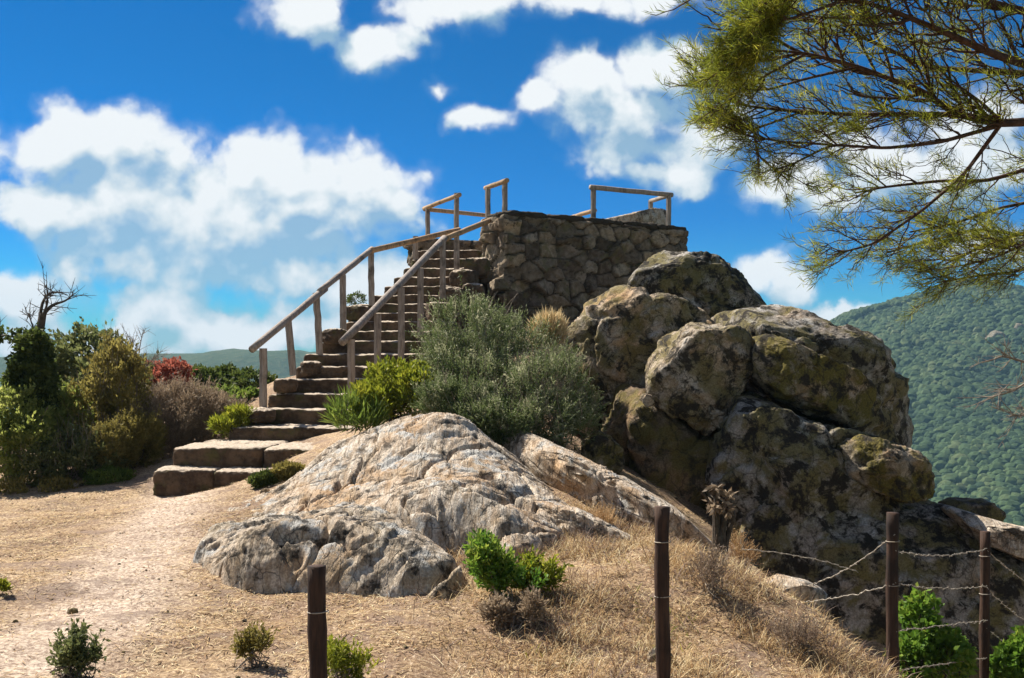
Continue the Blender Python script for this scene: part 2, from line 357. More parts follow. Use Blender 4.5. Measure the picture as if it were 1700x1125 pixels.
def ground_z(x, y, detail=True):
    x = np.asarray(x, float); y = np.asarray(y, float)
    r = np.hypot((x+1.)/1.15, y-11.5)
    xl = np.clip(x, -20, 12); yl = np.clip(y, -10, 34)
    z = g_local(xl, yl)
    w = sstep(r, 17, 34); z = z*(1-w)+w*(-2.-(np.clip(r-20, 0, 140)/140)**.8*60)
    wf = sstep(r, 60, 160); z = z*(1-wf)+wf*far_z(x, y)
    if detail:
        q = np.c_[x.ravel(), y.ravel(), np.zeros(x.size)]
        z = z+(.05*fbm(q*.9, 4)+.018*fbm(q*5, 4)).reshape(x.shape)*(1-wf)
    return z
def gpix(px, py):
    """point of the ground under a photo pixel"""
    Ys = np.linspace(4, 30, 1500); X = (px-850)/F_PX*Ys; Z = EYE+(HZ-py)/F_PX*Ys
    d = Z-ground_z(X, Ys, False); k = np.argmax(d < 0); return np.array((X[k], Ys[k], float(ground_z(X[k:k+1], Ys[k:k+1])[0])))
PATH = np.array([gpix(20,1105)[:2], gpix(150,1030)[:2], gpix(215,950)[:2], gpix(255,890)[:2], gpix(280,850)[:2], gpix(300,822)[:2]])
def path_mask(x, y):
    d = np.full(np.shape(x), 9.)
    for a, b in zip(PATH[:-1], PATH[1:]):
        t = np.clip(((x-a[0])*(b-a)[0]+(y-a[1])*(b-a)[1])/((b-a)@(b-a)), 0, 1)
        d = np.minimum(d, np.hypot(x-a[0]-t*(b-a)[0], y-a[1]-t*(b-a)[1]))
    return sstep(d, .75, .1)
n_g = 641; uu = np.linspace(-1, 1, n_g); b_ = 6.8; a_ = 1400/math.sinh(b_)
gx = a_*np.sinh(b_*uu); GX, GY = np.meshgrid(gx, gx+9.5)
GZ = ground_z(GX, GY); r_ = np.hypot(GX, GY-11.5)
idx = np.arange(n_g*n_g).reshape(n_g, n_g)
GF = np.stack([idx[:-1, :-1], idx[:-1, 1:], idx[1:, 1:], idx[1:, :-1]], -1).reshape(-1, 4)
put('ground', np.c_[GX.ravel(), GY.ravel(), GZ.ravel()], [GF], ground_mat(), origin=np.zeros(3),
    attrs={'path': path_mask(GX, GY).ravel(), 'far': sstep(r_, 19, 30).ravel()}, kind='structure', label='dry straw covered sandy ground with a worn pale path')
# ------------------------------------------------------------------ far hills and their wood
def forest_floor():
    m, n = newmat('wooded_hillside'); g = N(n, 'ShaderNodeNewGeometry'); v = g.outputs['Position']
    a = NOISE(n, v, .02, 6, .6).outputs['Fac']; b = NOISE(n, v, .15, 6, .7).outputs['Fac']
    c = MIX(n, a, (.035, .06, .02), (.07, .095, .035)); c = MIX(n, SS(n, b, .45, .7), c, (.1, .11, .05))
    finish(n, principled(n, c, .95, b, 1., 4., .05)); return m
FLOOR_M = forest_floor()
def hill_z(x, y):
    ridge = 108+.17*(x-250)+8*fbm(np.c_[np.ravel(x)/160, np.zeros(np.size(x)), np.zeros(np.size(x))], 3).reshape(np.shape(x))
    t = np.clip((y-300)/380, 0, 2.2); prof = np.where(t < 1, sstep(t, -.25, 1.15), 1-.35*(t-1)**1.5)
    z = -66+np.minimum(ridge*.96, 120+.02*(x-250))*prof*sstep(x, 60, 235)
    q = np.c_[np.ravel(x)/130, np.ravel(y)/190, np.ones(np.size(x))]
    return z+np.reshape(13*fbm(q, 5)*np.clip(np.ravel(t)*2, 0, 1), np.shape(x))
hx = np.linspace(40, 900, 150); hy = np.linspace(270, 1150, 150); HX, HY = np.meshgrid(hx, hy); HZs = hill_z(HX, HY)
HZs[0] -= 15; HZs[-1] -= 60; HZs[:, 0] -= 15; HZs[:, -1] -= 40
i2 = np.arange(150*150).reshape(150, 150); HF = np.stack([i2[:-1, :-1], i2[:-1, 1:], i2[1:, 1:], i2[1:, :-1]], -1).reshape(-1, 4)
put('hill', np.c_[HX.ravel(), HY.ravel(), HZs.ravel()], [HF], FLOOR_M, kind='structure', label='steep wooded hillside across the valley')
nC = 30000; q = rng.uniform(size=(nC*4, 2)); cx = 60+q[:, 0]*520; cy = 285+q[:, 1]*470
ok = (cx/cy > .27) & (cx/cy < .68); cx, cy = cx[ok][:nC], cy[ok][:nC]
cl = fbm(np.c_[cx/28, cy/28, np.zeros(len(cx))], 3); k_ = cl > -.75; cx, cy, cl = cx[k_], cy[k_], cl[k_]
Vi, Fi = ico(2); sz = .8+2.4*rng.power(.7, len(cx))*(1+.35*cl)
cz = hill_z(cx, cy)
hh = fbm(Vi*1.8, 2)
jit = np.stack([1+.25*fbm(Vi*2.2+k*9, 2) for k in range(12)])[rng.integers(0, 12, len(cx))]
VV = (Vi[None]*jit[:, :, None])*(sz[:, None, None]*np.array((1, 1, .95)))+np.stack([cx, cy, cz+sz*.35], -1)[:, None]
FF = (Fi[None]+(np.arange(len(cx))*len(Vi))[:, None, None]).reshape(-1, 3)
put('forest', VV.reshape(-1, 3), [FF], leaf_mat('far_tree_leaves', [(.014, .034, .012), (.028, .055, .016), (.045, .075, .022), (.075, .095, .035)], .05, .9), kind='stuff',
    attrs={'rnd': np.repeat(np.clip(.45+.35*cl+.3*fbm(np.c_[cx/110, cy/110, np.ones(len(cx))], 3)+rng.normal(0, .2, len(cx)), 0, 1), len(Vi))}, smooth=False, label='dense green wood covering the far hillside')
def on_hill(px, py):
    Ys = np.linspace(300, 900, 1200); X = (px-850)/F_PX*Ys; d = EYE+(HZ-py)/F_PX*Ys-hill_z(X, Ys); return Ys[np.argmax(d < 0)]
CRAGS = [(1655, 565, 24, 17, 'pale rock crag showing on the wooded hillside near the right edge'), (1690, 548, 16, 12, 'smaller pale crag above the larger one on the hillside')]
# far mountains to the left
mx = np.linspace(-1100, 200, 200); my = np.linspace(900, 1330, 40); MX, MY = np.meshgrid(mx, my)
q = np.c_[MX.ravel()/300, np.zeros(MX.size), np.zeros(MX.size)+3]
crest = 15+11*fbm(q*1.7, 5).reshape(MX.shape); crest += 5*np.exp(-((MX+270)/80)**2)
MZ = -75+(crest+75)*np.sin(np.clip((MY-900)/430, 0, 1)*np.pi)+4*fbm(np.c_[MX.ravel()/90, MY.ravel()/90, np.zeros(MX.size)], 4).reshape(MX.shape)
i2 = np.arange(200*40).reshape(40, 200); HF = np.stack([i2[:-1, :-1], i2[:-1, 1:], i2[1:, 1:], i2[1:, :-1]], -1).reshape(-1, 4)
put('mountains', np.c_[MX.ravel(), MY.ravel(), MZ.ravel()], [HF], FLOOR_M, kind='structure', label='low blue mountains on the horizon')
# ------------------------------------------------------------------ rocks
def outline_r(poly, c, K=720, sm=6):
    poly = np.asarray(poly, float)-c; th = np.arange(K)/K*2*np.pi; D = np.c_[np.cos(th), np.sin(th)]; r = np.zeros(K)
    for a, b in zip(poly, np.roll(poly, -1, 0)):
        e = b-a; den = D[:, 0]*e[1]-D[:, 1]*e[0]; den = np.where(np.abs(den) < 1e-9, 1e-9, den)
        t = (a[0]*e[1]-a[1]*e[0])/den; s = (a[0]*D[:, 1]-a[1]*D[:, 0])/den
        r = np.where((t > 0) & (s >= -1e-6) & (s <= 1+1e-6), np.maximum(r, t), r)
    k = np.ones(sm*2+1)/(sm*2+1); return np.convolve(np.r_[r[-sm:], r, r[:sm]], k, 'valid')
def boulder(name, label, outline, Y, df, db, mat, cat='boulder', p=.62, amp=.09, facets=9, yslope=0., seed=1, sub=6, group=None, lean=0., cpx=None, fine=1., shave=(.74, .95), parent=None):
    pts = np.array([P(a, b, Y)[[0, 2]] for a, b in outline]); c = (pts.min(0)+pts.max(0))/2 if cpx is None else P(*cpx, Y)[[0, 2]]
    r = outline_r(pts, c); Vn, Fn = ico(sub)
    s = np.hypot(Vn[:, 0], Vn[:, 2]); th = np.arctan2(Vn[:, 2], Vn[:, 0]) % (2*np.pi); tt = th/(2*np.pi)*720; i0 = tt.astype(int) % 720; f = tt-np.floor(tt)
    rr = r[i0]*(1-f)+r[(i0+1) % 720]*f
    sp = s**p; cy_ = np.sign(Vn[:, 1])*np.abs(Vn[:, 1])**p
    V = np.c_[rr*sp*np.cos(th), cy_*np.where(Vn[:, 1] < 0, df, db), rr*sp*np.sin(th)]
    g = np.random.default_rng(seed); size = float(np.mean(r))
    for nrm, kf in (((g.uniform(-.3, .45), -1, g.uniform(-.32, -.05)), .62), ((g.uniform(.4, .65), -1, g.uniform(-.3, .1)), .76), ((g.uniform(-.65, -.4), -1, g.uniform(-.3, .1)), .78), ((g.uniform(-.3, .1), -.25, 1), .9)):
        nrm = np.array(nrm); nrm /= np.linalg.norm(nrm); d = V@nrm; V = V-nrm*(np.clip(d-d.max()*kf, 0, None)*.93)[:, None]
    for k in range(facets):                      # shave flat faces, mostly on the side away from the outline
        nrm = g.normal(size=3); nrm[1] = -abs(nrm[1])*1.8-.25; nrm /= np.linalg.norm(nrm)
        d = V@nrm; mxd = d.max()*g.uniform(*shave); V = V-nrm*(np.clip(d-mxd, 0, None)*.9)[:, None]
    V[:, 1] += yslope*V[:, 0]+lean*V[:, 2]
    nd = V/(np.linalg.norm(V, axis=1)[:, None]+1e-9); o = g.uniform(0, 50, 3)
    n1 = fbm(V*1.1/max(size, .25)+o, 4)*amp*size; n2 = (fbm(V*5.5+o, 5, .6, True)*.016+fbm(V*14+o, 3, .6)*.008)*fine*min(1, size/.3); n3 = np.minimum(0, fbm(V*np.array((1.6, 1.6, 2.6))+o+9, 3)+.12)*.2*min(1, size)
    ck = np.abs(perlin(V*np.array((.9, .9, 1.5))/max(size, .3)*.8+o+21)); n3 = n3-.09*min(1, size)*np.exp(-(ck/.025)**2)+.05*min(1, size)*np.floor(2.2*fbm(V*1.6/max(size, .3)+o+40, 2))/2.2
    V = V+nd*(n1+n2+n3)[:, None]
    return put(name, V+np.array((c[0], Y, c[1])), [Fn], mat, parent, label=label, cat=cat if parent is None else None, group=group, kind='thing' if parent is None else None)
def hfield(name, label, ctrl, x0, x1, y0, y1, st, mat, cat, poly, disp, skirt=.6, group=None):
    f = tps(ctrl, 4e-4); xs = np.arange(x0, x1, st); ys = np.arange(y0, y1, st); X, Y = np.meshgrid(xs, ys); Z = f(X, Y)+disp(X, Y)
    poly = np.asarray(poly); ins = np.full(X.shape, 1e9); inside = np.zeros(X.shape, bool)
    for a, b in zip(poly, np.roll(poly, -1, 0)):
        e = b-a; t = np.clip(((X-a[0])*e[0]+(Y-a[1])*e[1])/(e@e), 0, 1); ins = np.minimum(ins, np.hypot(X-a[0]-t*e[0], Y-a[1]-t*e[1]))
        cr = (a[1] > Y) != (b[1] > Y); xi = a[0]+(Y-a[1])/(e[1] if abs(e[1]) > 1e-9 else 1e-9)*e[0]; inside ^= cr & (X < xi)
    sd = np.where(inside, ins, -ins)+.07*fbm(np.c_[X.ravel()*2.5, Y.ravel()*2.5, np.zeros(X.size)], 3).reshape(X.shape)
    Z = Z-skirt*sstep(sd, .12, -.12); ny, nx = X.shape
    keep = (sd > -.16); id_ = np.arange(X.size).reshape(ny, nx)
    q = np.stack([id_[:-1, :-1], id_[:-1, 1:], id_[1:, 1:], id_[1:, :-1]], -1).reshape(-1, 4); kk = keep.ravel()
    q = q[kk[q].all(1)]; us = np.unique(q); rm = np.full(X.size, -1); rm[us] = np.arange(len(us))
    V = np.c_[X.ravel(), Y.ravel(), Z.ravel()][us]
    return put(name, V, [rm[q]], mat, label=label, cat=cat, group=group)
def odisp(X, Y):
    q = np.c_[X.ravel(), Y.ravel(), np.zeros(X.size)]; w = .25*np.c_[fbm(q*1.2+3, 3), fbm(q*1.2+8, 3), np.zeros(X.size)]
    d = np.c_[(X*.85-Y*.53).ravel(), (X*.53+Y*.85).ravel(), np.zeros(X.size)]+w
    e = np.c_[(X*.6+Y*.8).ravel(), (X*.8-Y*.6).ravel(), np.zeros(X.size)]+w
    rib = np.abs(perlin(d*np.array((4.2, .9, 1)))); rib2 = np.abs(perlin(d*np.array((10.5, 2.2, 1))+5)); crk = np.abs(perlin(e*np.array((1.5, .5, 1))+11)); crk2 = np.abs(perlin(d*np.array((1.1, .35, 1))+23))
    return (.04*fbm(q*1.4, 4)-.016*np.exp(-(rib/.045)**2)-.008*np.exp(-(rib2/.12)**2)-.12*np.exp(-(crk/.018)**2)-.13*np.exp(-(crk2/.017)**2)+.012*fbm(d*np.array((9, 1.6, 1)), 5, .6)+.009*fbm(q*22, 4, .65)+.06*np.floor(2.5*fbm(d*np.array((1.5, .55, 1))+31, 2))/2.5).reshape(X.shape)
oc = [P(480,800,12.2), P(560,735,12.3), P(640,705,12.2), P(745,683,12), P(700,690,12.1), P(820,738,11.6), P(900,802,10.9), P(945,855,10.1),
      P(700,760,10.9), P(600,780,11), P(640,815,10.2), P(560,830,10.3), P(450,848,10.4), P(380,862,10.5), P(560,848,9.9), P(480,858,10.0), P(810,795,10.4), P(690,812,9.6), P(760,826,9.35), P(830,850,9.2), P(880,880,9.2), P(760,916,9.05), P(820,925,8.7), P(705,850,9.2),
      P(900,910,8.9), P(345,862,10.9), P(870,840,10.)]
oc += [np.array(q) for q in ((-.75,13.2,.72), (-1.5,13.6,.55), (-2.2,13.6,.35), (-2.9,13.2,.1), (-.1,13,.45), (.4,12.3,.2), (.8,11,.05), (-3.4,11.5,-.05))]
poly = [P(330,866,10.7)[:2], P(400,840,11.8)[:2], P(480,795,12.6)[:2], (-2.3,13.4), (-1.4,13.4), (-.6,13.2), (.05,12.8), (.5,12), (.75,11), P(960,880,9.8)[:2], P(900,915,8.95)[:2], P(800,935,8.5)[:2], P(745,925,8.8)[:2], P(690,860,9.05)[:2], P(600,855,9.5)[:2], P(440,880,9.7)[:2]]
hfield('rock_outcrop', 'large pale ribbed rock outcrop rising to a rounded peak in front of the steps', oc, -3.9, 1.2, 8.2, 13.9, .02, ROCK_OUT, 'rock', poly, odisp)
ob = [P(345,885,9.4), P(420,866,9.6), P(520,846,9.5), P(620,838,9.35), P(680,862,9.0), P(740,915,8.45), P(775,948,8.1), P(335,915,8.6), P(400,900,8.2), P(500,893,8.12), P(560,890,8.15), P(600,902,8.05), P(680,930,7.9),
      P(400,983,7.88), P(500,985,7.84), P(330,958,8.35), P(600,980,7.8), P(690,985,7.72), P(750,985,7.7), P(640,870,8.8), P(450,875,8.7)]
ob += [np.array(q) for q in ((-2.7,10.2,.05), (-1.9,10.2,.25), (-1.1,10,.2), (-.6,9.3,.1), (-.35,8.6,-.05), (-2.3,7.7,-.3), (-1.2,7.6,-.3), (-1.8,7.6,-.35))]
poly = [P(312,930,8.7)[:2], P(345,882,9.7)[:2], P(430,862,9.95)[:2], P(540,842,9.8)[:2], P(640,834,9.6)[:2], P(700,868,9.1)[:2], P(770,930,8.45)[:2], P(785,955,8.0)[:2], P(745,990,7.65)[:2], P(640,992,7.65)[:2], P(520,985,7.8)[:2], P(400,985,7.9)[:2], P(330,965,8.3)[:2]]
hfield('low_rock', 'low broken rock slab with a dark pitted front face beside the path', ob, -3.1, -.1, 7.3, 10.4, .014, ROCK_LOW, 'rock', poly, lambda X, Y: odisp(X, Y)*.9+.014*fbm(np.c_[X.ravel()*4, Y.ravel()*4, np.ones(X.size)], 4, .6).reshape(X.shape))
boulder('flat_rock', 'long narrow pale rock slab sloping down to the right below the grey shrubs', [(812,720),(860,720),(910,738),(1000,776),(1100,826),(1180,898),(1150,905),(1085,888),(1000,852),(900,805),(830,758)], 11.2, .42, .6, ROCK_OUT, 'rock', p=.5, amp=.07, facets=8, yslope=-1.05, seed=3, shave=(.8, .95))
B = boulder
boulder('flat_rock', 'low pale rock shelf half buried in dry grass left of the second fence post', [(845,832),(900,838),(960,850),(1020,872),(1075,905),(1085,935),(1010,925),(930,905),(870,880)], 9.9, .35, .5, ROCK_OUT, 'rock', p=.55, amp=.06, facets=6, yslope=-.9, seed=33)
B('boulder', 'tan domed boulder with sunlit top between shrub and masonry wall', [(925,600),(945,545),(975,500),(1020,476),(1055,478),(1075,492),(1125,496),(1165,515),(1180,540),(1170,600),(1150,680),(1080,730),(1000,730),(940,700)], 15.0, 1.1, 1.6, ROCK_PALE, seed=11)
B('boulder', 'squarish tilted boulder with pale flat top in the middle of the pile', [(1075,640),(1080,600),(1100,560),(1145,537),(1200,535),(1240,550),(1252,575),(1243,610),(1222,665),(1195,705),(1165,718),(1110,690),(1078,662)], 13.4, .75, .9, ROCK_PALE, seed=12, p=.5, facets=6)
B('boulder', 'wedge shaped boulder with sunlit upper edge right of the squarish one', [(1245,625),(1243,590),(1255,560),(1280,555),(1330,580),(1400,610),(1445,632),(1455,660),(1440,700),(1400,712),(1340,690),(1280,655)], 13.3, .7, .9, ROCK_MOSS, seed=13, p=.5, facets=6, amp=.06)
B('boulder', 'grey lichened boulder topmost in the pile under the platform end', [(1040,470),(1060,440),(1100,420),(1150,420),(1190,433),(1240,455),(1275,490),(1285,520),(1200,540),(1100,540),(1045,520)], 18.5, 1.2, 1.5, ROCK_GREY, seed=14)
B('boulder', 'huge rounded boulder forming the right hand skyline of the pile', [(1185,530),(1210,512),(1290,505),(1330,520),(1370,532),(1415,545),(1458,582),(1496,632),(1524,668),(1540,708),(1538,745),(1485,790),(1380,790),(1290,700),(1200,620)], 15.6, 1.2, 2.2, ROCK_GREY, seed=15, amp=.06)
B('boulder', 'big blue grey lichened boulder carrying the wedge shaped one', [(1185,840),(1195,720),(1225,655),(1260,645),(1330,688),(1420,712),(1480,735),(1530,755),(1548,800),(1540,830),(1500,900),(1420,1000),(1330,990),(1230,930)], 12.7, .75, 1.6, ROCK_GREY, seed=16, p=.55, lean=.15, amp=.05)
B('boulder', 'mossy overhanging nose of rock low on the right of the pile', [(1395,740),(1430,722),(1480,732),(1530,752),(1548,790),(1543,825),(1500,832),(1440,810),(1400,780)], 12.2, .6, .8, ROCK_MOSS, seed=17)
B('boulder', 'enormous dark lower boulder behind the fence posts on the right', [(1225,930),(1240,850),(1330,810),(1450,800),(1545,822),(1600,855),(1700,905),(1800,960),(1900,1060),(1850,1300),(1500,1330),(1330,1180),(1270,1020)], 12.2, .9, 1.6, ROCK_GREY, seed=18, p=.5, lean=.35, amp=.03, facets=4)
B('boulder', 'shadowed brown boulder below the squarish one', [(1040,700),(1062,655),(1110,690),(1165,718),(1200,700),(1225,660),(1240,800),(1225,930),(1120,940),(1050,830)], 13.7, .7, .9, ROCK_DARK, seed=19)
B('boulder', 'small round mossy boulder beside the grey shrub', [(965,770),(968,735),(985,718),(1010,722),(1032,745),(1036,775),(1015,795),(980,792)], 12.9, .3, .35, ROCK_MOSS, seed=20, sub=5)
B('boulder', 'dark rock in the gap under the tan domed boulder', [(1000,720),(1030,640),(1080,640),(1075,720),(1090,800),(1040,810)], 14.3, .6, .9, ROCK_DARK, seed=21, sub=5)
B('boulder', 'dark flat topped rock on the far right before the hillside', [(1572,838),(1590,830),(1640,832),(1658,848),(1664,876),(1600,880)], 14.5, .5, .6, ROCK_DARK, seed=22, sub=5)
B('flat_rock', 'thin pale slab with sunlit edge at the right margin', [(1585,842),(1640,860),(1720,884),(1830,922),(1830,975),(1720,935),(1640,905)], 11.85, .45, 1.2, ROCK_OUT, 'rock', seed=23, sub=6, amp=.09, facets=9, p=.5)
B('rock', 'flat pale stone lying below the broken wires', [(1272,972),(1300,958),(1345,968),(1378,985),(1372,1000),(1320,998),(1285,990)], 8.9, .28, .3, ROCK_OUT, 'rock', seed=24, sub=5)
B('rock', 'half buried brown stone at the bottom edge between two posts', [(1385,1140),(1395,1112),(1420,1100),(1448,1108),(1462,1130),(1450,1150)], 7.6, .14, .16, ROCK_PALE, 'rock', seed=25, sub=5)
B('rock', 'small tan stone at the foot of the second post', [(1070,1112),(1080,1085),(1100,1075),(1120,1090),(1128,1118)], 6.75, .1, .12, ROCK_PALE, 'rock', seed=26, sub=5)
B('rock', 'tiny pale stone wedged at the left of the squarish boulder', [(1060,662),(1068,652),(1082,656),(1088,672),(1075,678)], 13., .1, .1, ROCK_PALE, 'rock', seed=27, sub=4)
for (px, py, w, lab) in ((120,1014,18,'small dark stone lying alone on the straw left of the path'),(395,770,22,'grey stone lying at the side of the lowest steps'),(440,815,16,'rounded stone beside the lowest step'),(130,805,20,'dark stone at the foot of the bushes')):
    g_ = gpix(px, py); k = w*.5
    B('stone', lab, [(px-k,py+4),(px-k*.7,py-k*.4),(px,py-k*.6),(px+k*.8,py-k*.3),(px+k,py+4),(px,py+k*.5)], g_[1], k/F_PX*g_[1], k/F_PX*g_[1], ROCK_PALE, 'stone', seed=int(px), sub=4)
for px, py, w, h, lab in CRAGS:
    Yc = on_hill(px, py); B('crag', lab, [(px-w,py+h*.6),(px-w*.7,py-h*.2),(px-w*.2,py-h),(px+w*.4,py-h*.6),(px+w,py+h*.3),(px+w*.5,py+h),(px-w*.4,py+h)], Yc, 9, 6, ROCK_GREY, 'crag', seed=int(px), sub=5)
# ------------------------------------------------------------------ stone staircase
def rbox(c, size, rot=0., k=9, amp=.012, fr=3., sub=5, seed=0, pitch=0.):
    Vn, Fn = ico(sub); m = (np.abs(Vn)**k).sum(1)**(1/k); V = Vn/m[:, None]*np.asarray(size)/2
    o = np.array((seed*3.1, seed*1.7, 0)); dn = Vn
    V = V+dn*(amp*fbm(V*fr+o, 4)+amp*.5*fbm(V*fr*4+o, 3, .6, True))[:, None]
    if pitch: ca, sa = math.cos(pitch), math.sin(pitch); V = np.c_[V[:, 0]*ca-V[:, 2]*sa, V[:, 1], V[:, 0]*sa+V[:, 2]*ca]
    ca, sa = math.cos(rot), math.sin(rot); V = np.c_[V[:, 0]*ca-V[:, 1]*sa, V[:, 0]*sa+V[:, 1]*ca, V[:, 2]]
    return V+np.asarray(c), Fn
stair = empty('stone_staircase', P(400,815,14.2), label='weathered stone staircase climbing to the walled lookout platform', cat='staircase')
ST = [(779,13.7,255,452),(742,14.1,290,545),(710,15.4,382,600),(680,16.1,411,640),(655,16.55,445,660),(630,16.95,458,680),(609,17.35,492,700),(588,17.75,505,715),(567,18.15,534,728),(550,18.55,546,740),
      (534,18.95,572,755),(520,19.35,578,765),(505,19.75,590,770),(490,20.15,618,775),(475,20.55,640,782),(460,20.95,655,790),(445,21.35,672,795),(430,21.75,684,800),(415,22.15,690,802)]
prevz = -.1
for k, (py, Y, xl, xr) in enumerate(ST):
    L = P(xl, py, Y); Rr = P(xr, py, Y); dep = (ST[k+1][1]-Y if k+1 < len(ST) else .5)+.35; h = L[2]-prevz+.25; prevz = L[2]
    rot = R(-3.5-random.random()*2); wd = (Rr[0]-L[0])
    if k < 2:   # two slabs side by side, as the joint in the photo shows
        cut = .52 if k == 0 else .6
        for (a0, a1, s_) in ((0, cut, 1), (cut, 1, 2)):
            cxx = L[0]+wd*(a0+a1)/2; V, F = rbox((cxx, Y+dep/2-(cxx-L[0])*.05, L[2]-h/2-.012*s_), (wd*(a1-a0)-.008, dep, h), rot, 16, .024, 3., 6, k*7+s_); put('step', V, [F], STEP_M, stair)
    else:
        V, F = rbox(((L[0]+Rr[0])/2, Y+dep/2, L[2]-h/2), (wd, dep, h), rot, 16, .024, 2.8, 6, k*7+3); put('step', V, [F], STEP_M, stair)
for (px, py, Y, w, h, s_) in ((474,640,16.7,.34,.2,1),(516,612,17.5,.3,.22,2),(430,690,16.0,.4,.2,3),(556,558,18.2,.34,.22,4),(594,520,19.2,.3,.25,5),(770,462,20.3,.45,.3,6),(792,445,20.6,.4,.35,7),(750,492,19.8,.4,.32,8),(782,490,20.2,.6,.4,9),(728,520,19.2,.4,.35,10)):
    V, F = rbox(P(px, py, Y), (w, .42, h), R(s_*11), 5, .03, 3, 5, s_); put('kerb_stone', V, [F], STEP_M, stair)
# ------------------------------------------------------------------ platform
def masonry(name, pts, z0, z1, parent, seed, st=.028, row=.26, label=None):
    """closed footprint polyline -> wall of rubble stones with sunken joints, and its top"""
    g = np.random.default_rng(seed); pts = np.asarray(pts, float); nxt = np.roll(pts, -1, 0); ln = np.linalg.norm(nxt-pts, axis=1); tot = ln.sum()
    cum = np.r_[0, np.cumsum(ln)]; ns = int(tot/st); s = np.linspace(0, tot, ns, endpoint=False); nz = max(3, int((z1-z0)/st))+1; zz = np.linspace(z0, z1, nz)
    k = np.clip(np.searchsorted(cum, s, 'right')-1, 0, len(pts)-1); t = (s-cum[k])/ln[k]; B0 = pts[k]+(nxt-pts)[k]*t[:, None]
    e = (nxt-pts)/ln[:, None]; nr = np.c_[e[:, 1], -e[:, 0]]; nn = nr[k]
    seeds = []; z = z0
    while z < z1:
        x = g.uniform(0, .3); hrow = row*g.uniform(.7, 1.3)
        while x < tot: seeds.append((x, z+hrow*(.5+g.uniform(-.28, .28)))); x += g.uniform(.22, .75)
        z += hrow
    seeds = np.array(seeds); SS_, ZZ = np.meshgrid(s, zz); q = np.c_[SS_.ravel(), ZZ.ravel()]
    wv = np.c_[fbm(np.c_[q*2.5, np.zeros(len(q))], 3), fbm(np.c_[q*2.5, np.ones(len(q))*5], 3)]*.07; qq = q+wv
    F1 = np.empty(len(q)); F2 = np.empty(len(q)); I = np.empty(len(q), int)
    for a in range(0, len(q), 20000):
        d = np.sqrt((((qq[a:a+20000, None]-seeds[None])*np.array((.82, 1.2)))**2).sum(-1)); o = np.argpartition(d, 1, 1)[:, :2]; dd = np.take_along_axis(d, o, 1); w = dd.argsort(1)
        dd = np.take_along_axis(dd, w, 1); o = np.take_along_axis(o, w, 1); F1[a:a+20000], F2[a:a+20000], I[a:a+20000] = dd[:, 0], dd[:, 1], o[:, 0]
    jn = sstep(F2-F1, .006, .04); cr = g.uniform(0, 1, len(seeds)); co = g.normal(0, .018, len(seeds))
    tl = g.normal(0, .2, (len(seeds), 2)); tilt = ((qq-seeds[I])*tl[I]).sum(1)
    off = jn*(.085+co[I]*2.+tilt*1.3)+.03*fbm(np.c_[q*7, np.zeros(len(q))], 4)
    off *= np.minimum(1, (z1-q[:, 1])/.05+.3)
    XY = np.tile(B0, (nz, 1))+np.tile(nn, (nz, 1))*off[:, None]; V = np.c_[XY, q[:, 1]]
    ii = np.arange(nz*ns).reshape(nz, ns); i3 = np.roll(ii, -1, 1); F = np.stack([ii[:-1], i3[:-1], i3[1:], ii[1:]], -1).reshape(-1, 4)
    # top, a fan of strips between opposite sides
    c = V[ii[-1]].mean(0); V = np.r_[V, c[None]]; tri = np.stack([ii[-1], i3[-1], np.full(ns, len(V)-1)], -1)
    return put(name, V, [F, tri], MASON, parent, {'rnd': np.r_[cr[I], .5], 'joint': np.r_[jn, 1.]}, label=label)
plat = empty('stone_platform', P(838,520,21), label='lookout platform of dark rubble masonry on top of the rocks', cat='platform')
Fc = P(838,355,21)[:2]; Rc = P(1140,382,23.5)[:2]; ux = (Rc-Fc)/np.linalg.norm(Rc-Fc); dv = np.array((-ux[1], ux[0])); ZT = 4.66; TH = .8
masonry('front_wall', [Fc, Rc, Rc+dv*TH, Fc+dv*TH], 1.7, ZT, plat, 5)
masonry('side_wall', [Rc+dv*(TH+.01)-ux*.5, Rc+dv*(TH+.01), Rc+dv*3.6, Rc+dv*3.6-ux*.5], 2.2, ZT-.05, plat, 6, .05)
bl = P(690,397,22.8)[:2]; br = P(812,397,23.6)[:2]
masonry('low_wall', [bl, br, br+np.array((-.1,.45)), bl+np.array((-.1,.45))], 1.8, 4.42, plat, 7, .035)
masonry('rear_wall', [br+np.array((.05,.5)), Rc+dv*3.65, Rc+dv*4.1, br+np.array((-.1,1.)), ], 1.8, 4.4, plat, 8, .06)
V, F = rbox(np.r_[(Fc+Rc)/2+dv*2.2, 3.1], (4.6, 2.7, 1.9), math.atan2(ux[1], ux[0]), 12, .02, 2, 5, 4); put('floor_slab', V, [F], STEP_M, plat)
for k, (a, b) in enumerate(((.0,.22),(.22,.41),(.41,.63),(.63,.82),(.82,1.))):      # flat coping stones
    m_ = (a+b)/2; V, F = rbox(np.r_[Fc+(Rc-Fc)*m_+dv*(TH/2-.02), ZT+.02], (4.75*(b-a)+.0, TH+.1, .09), math.atan2(ux[1], ux[0]), 5, .045, 2.9, 5, k+30); put('coping_stone', V, [F], MASON, plat)
sl = boulder('flat_stone', 'pale sunlit sloping stone slab lying on the platform behind the guard rail', [(985,368),(1020,362),(1070,350),(1104,343),(1112,352),(1112,378),(1060,384),(985,378)], 24.6, .45, .6, ROCK_OUT, 'stone', seed=31, sub=5, amp=.03, facets=2, lean=.3)
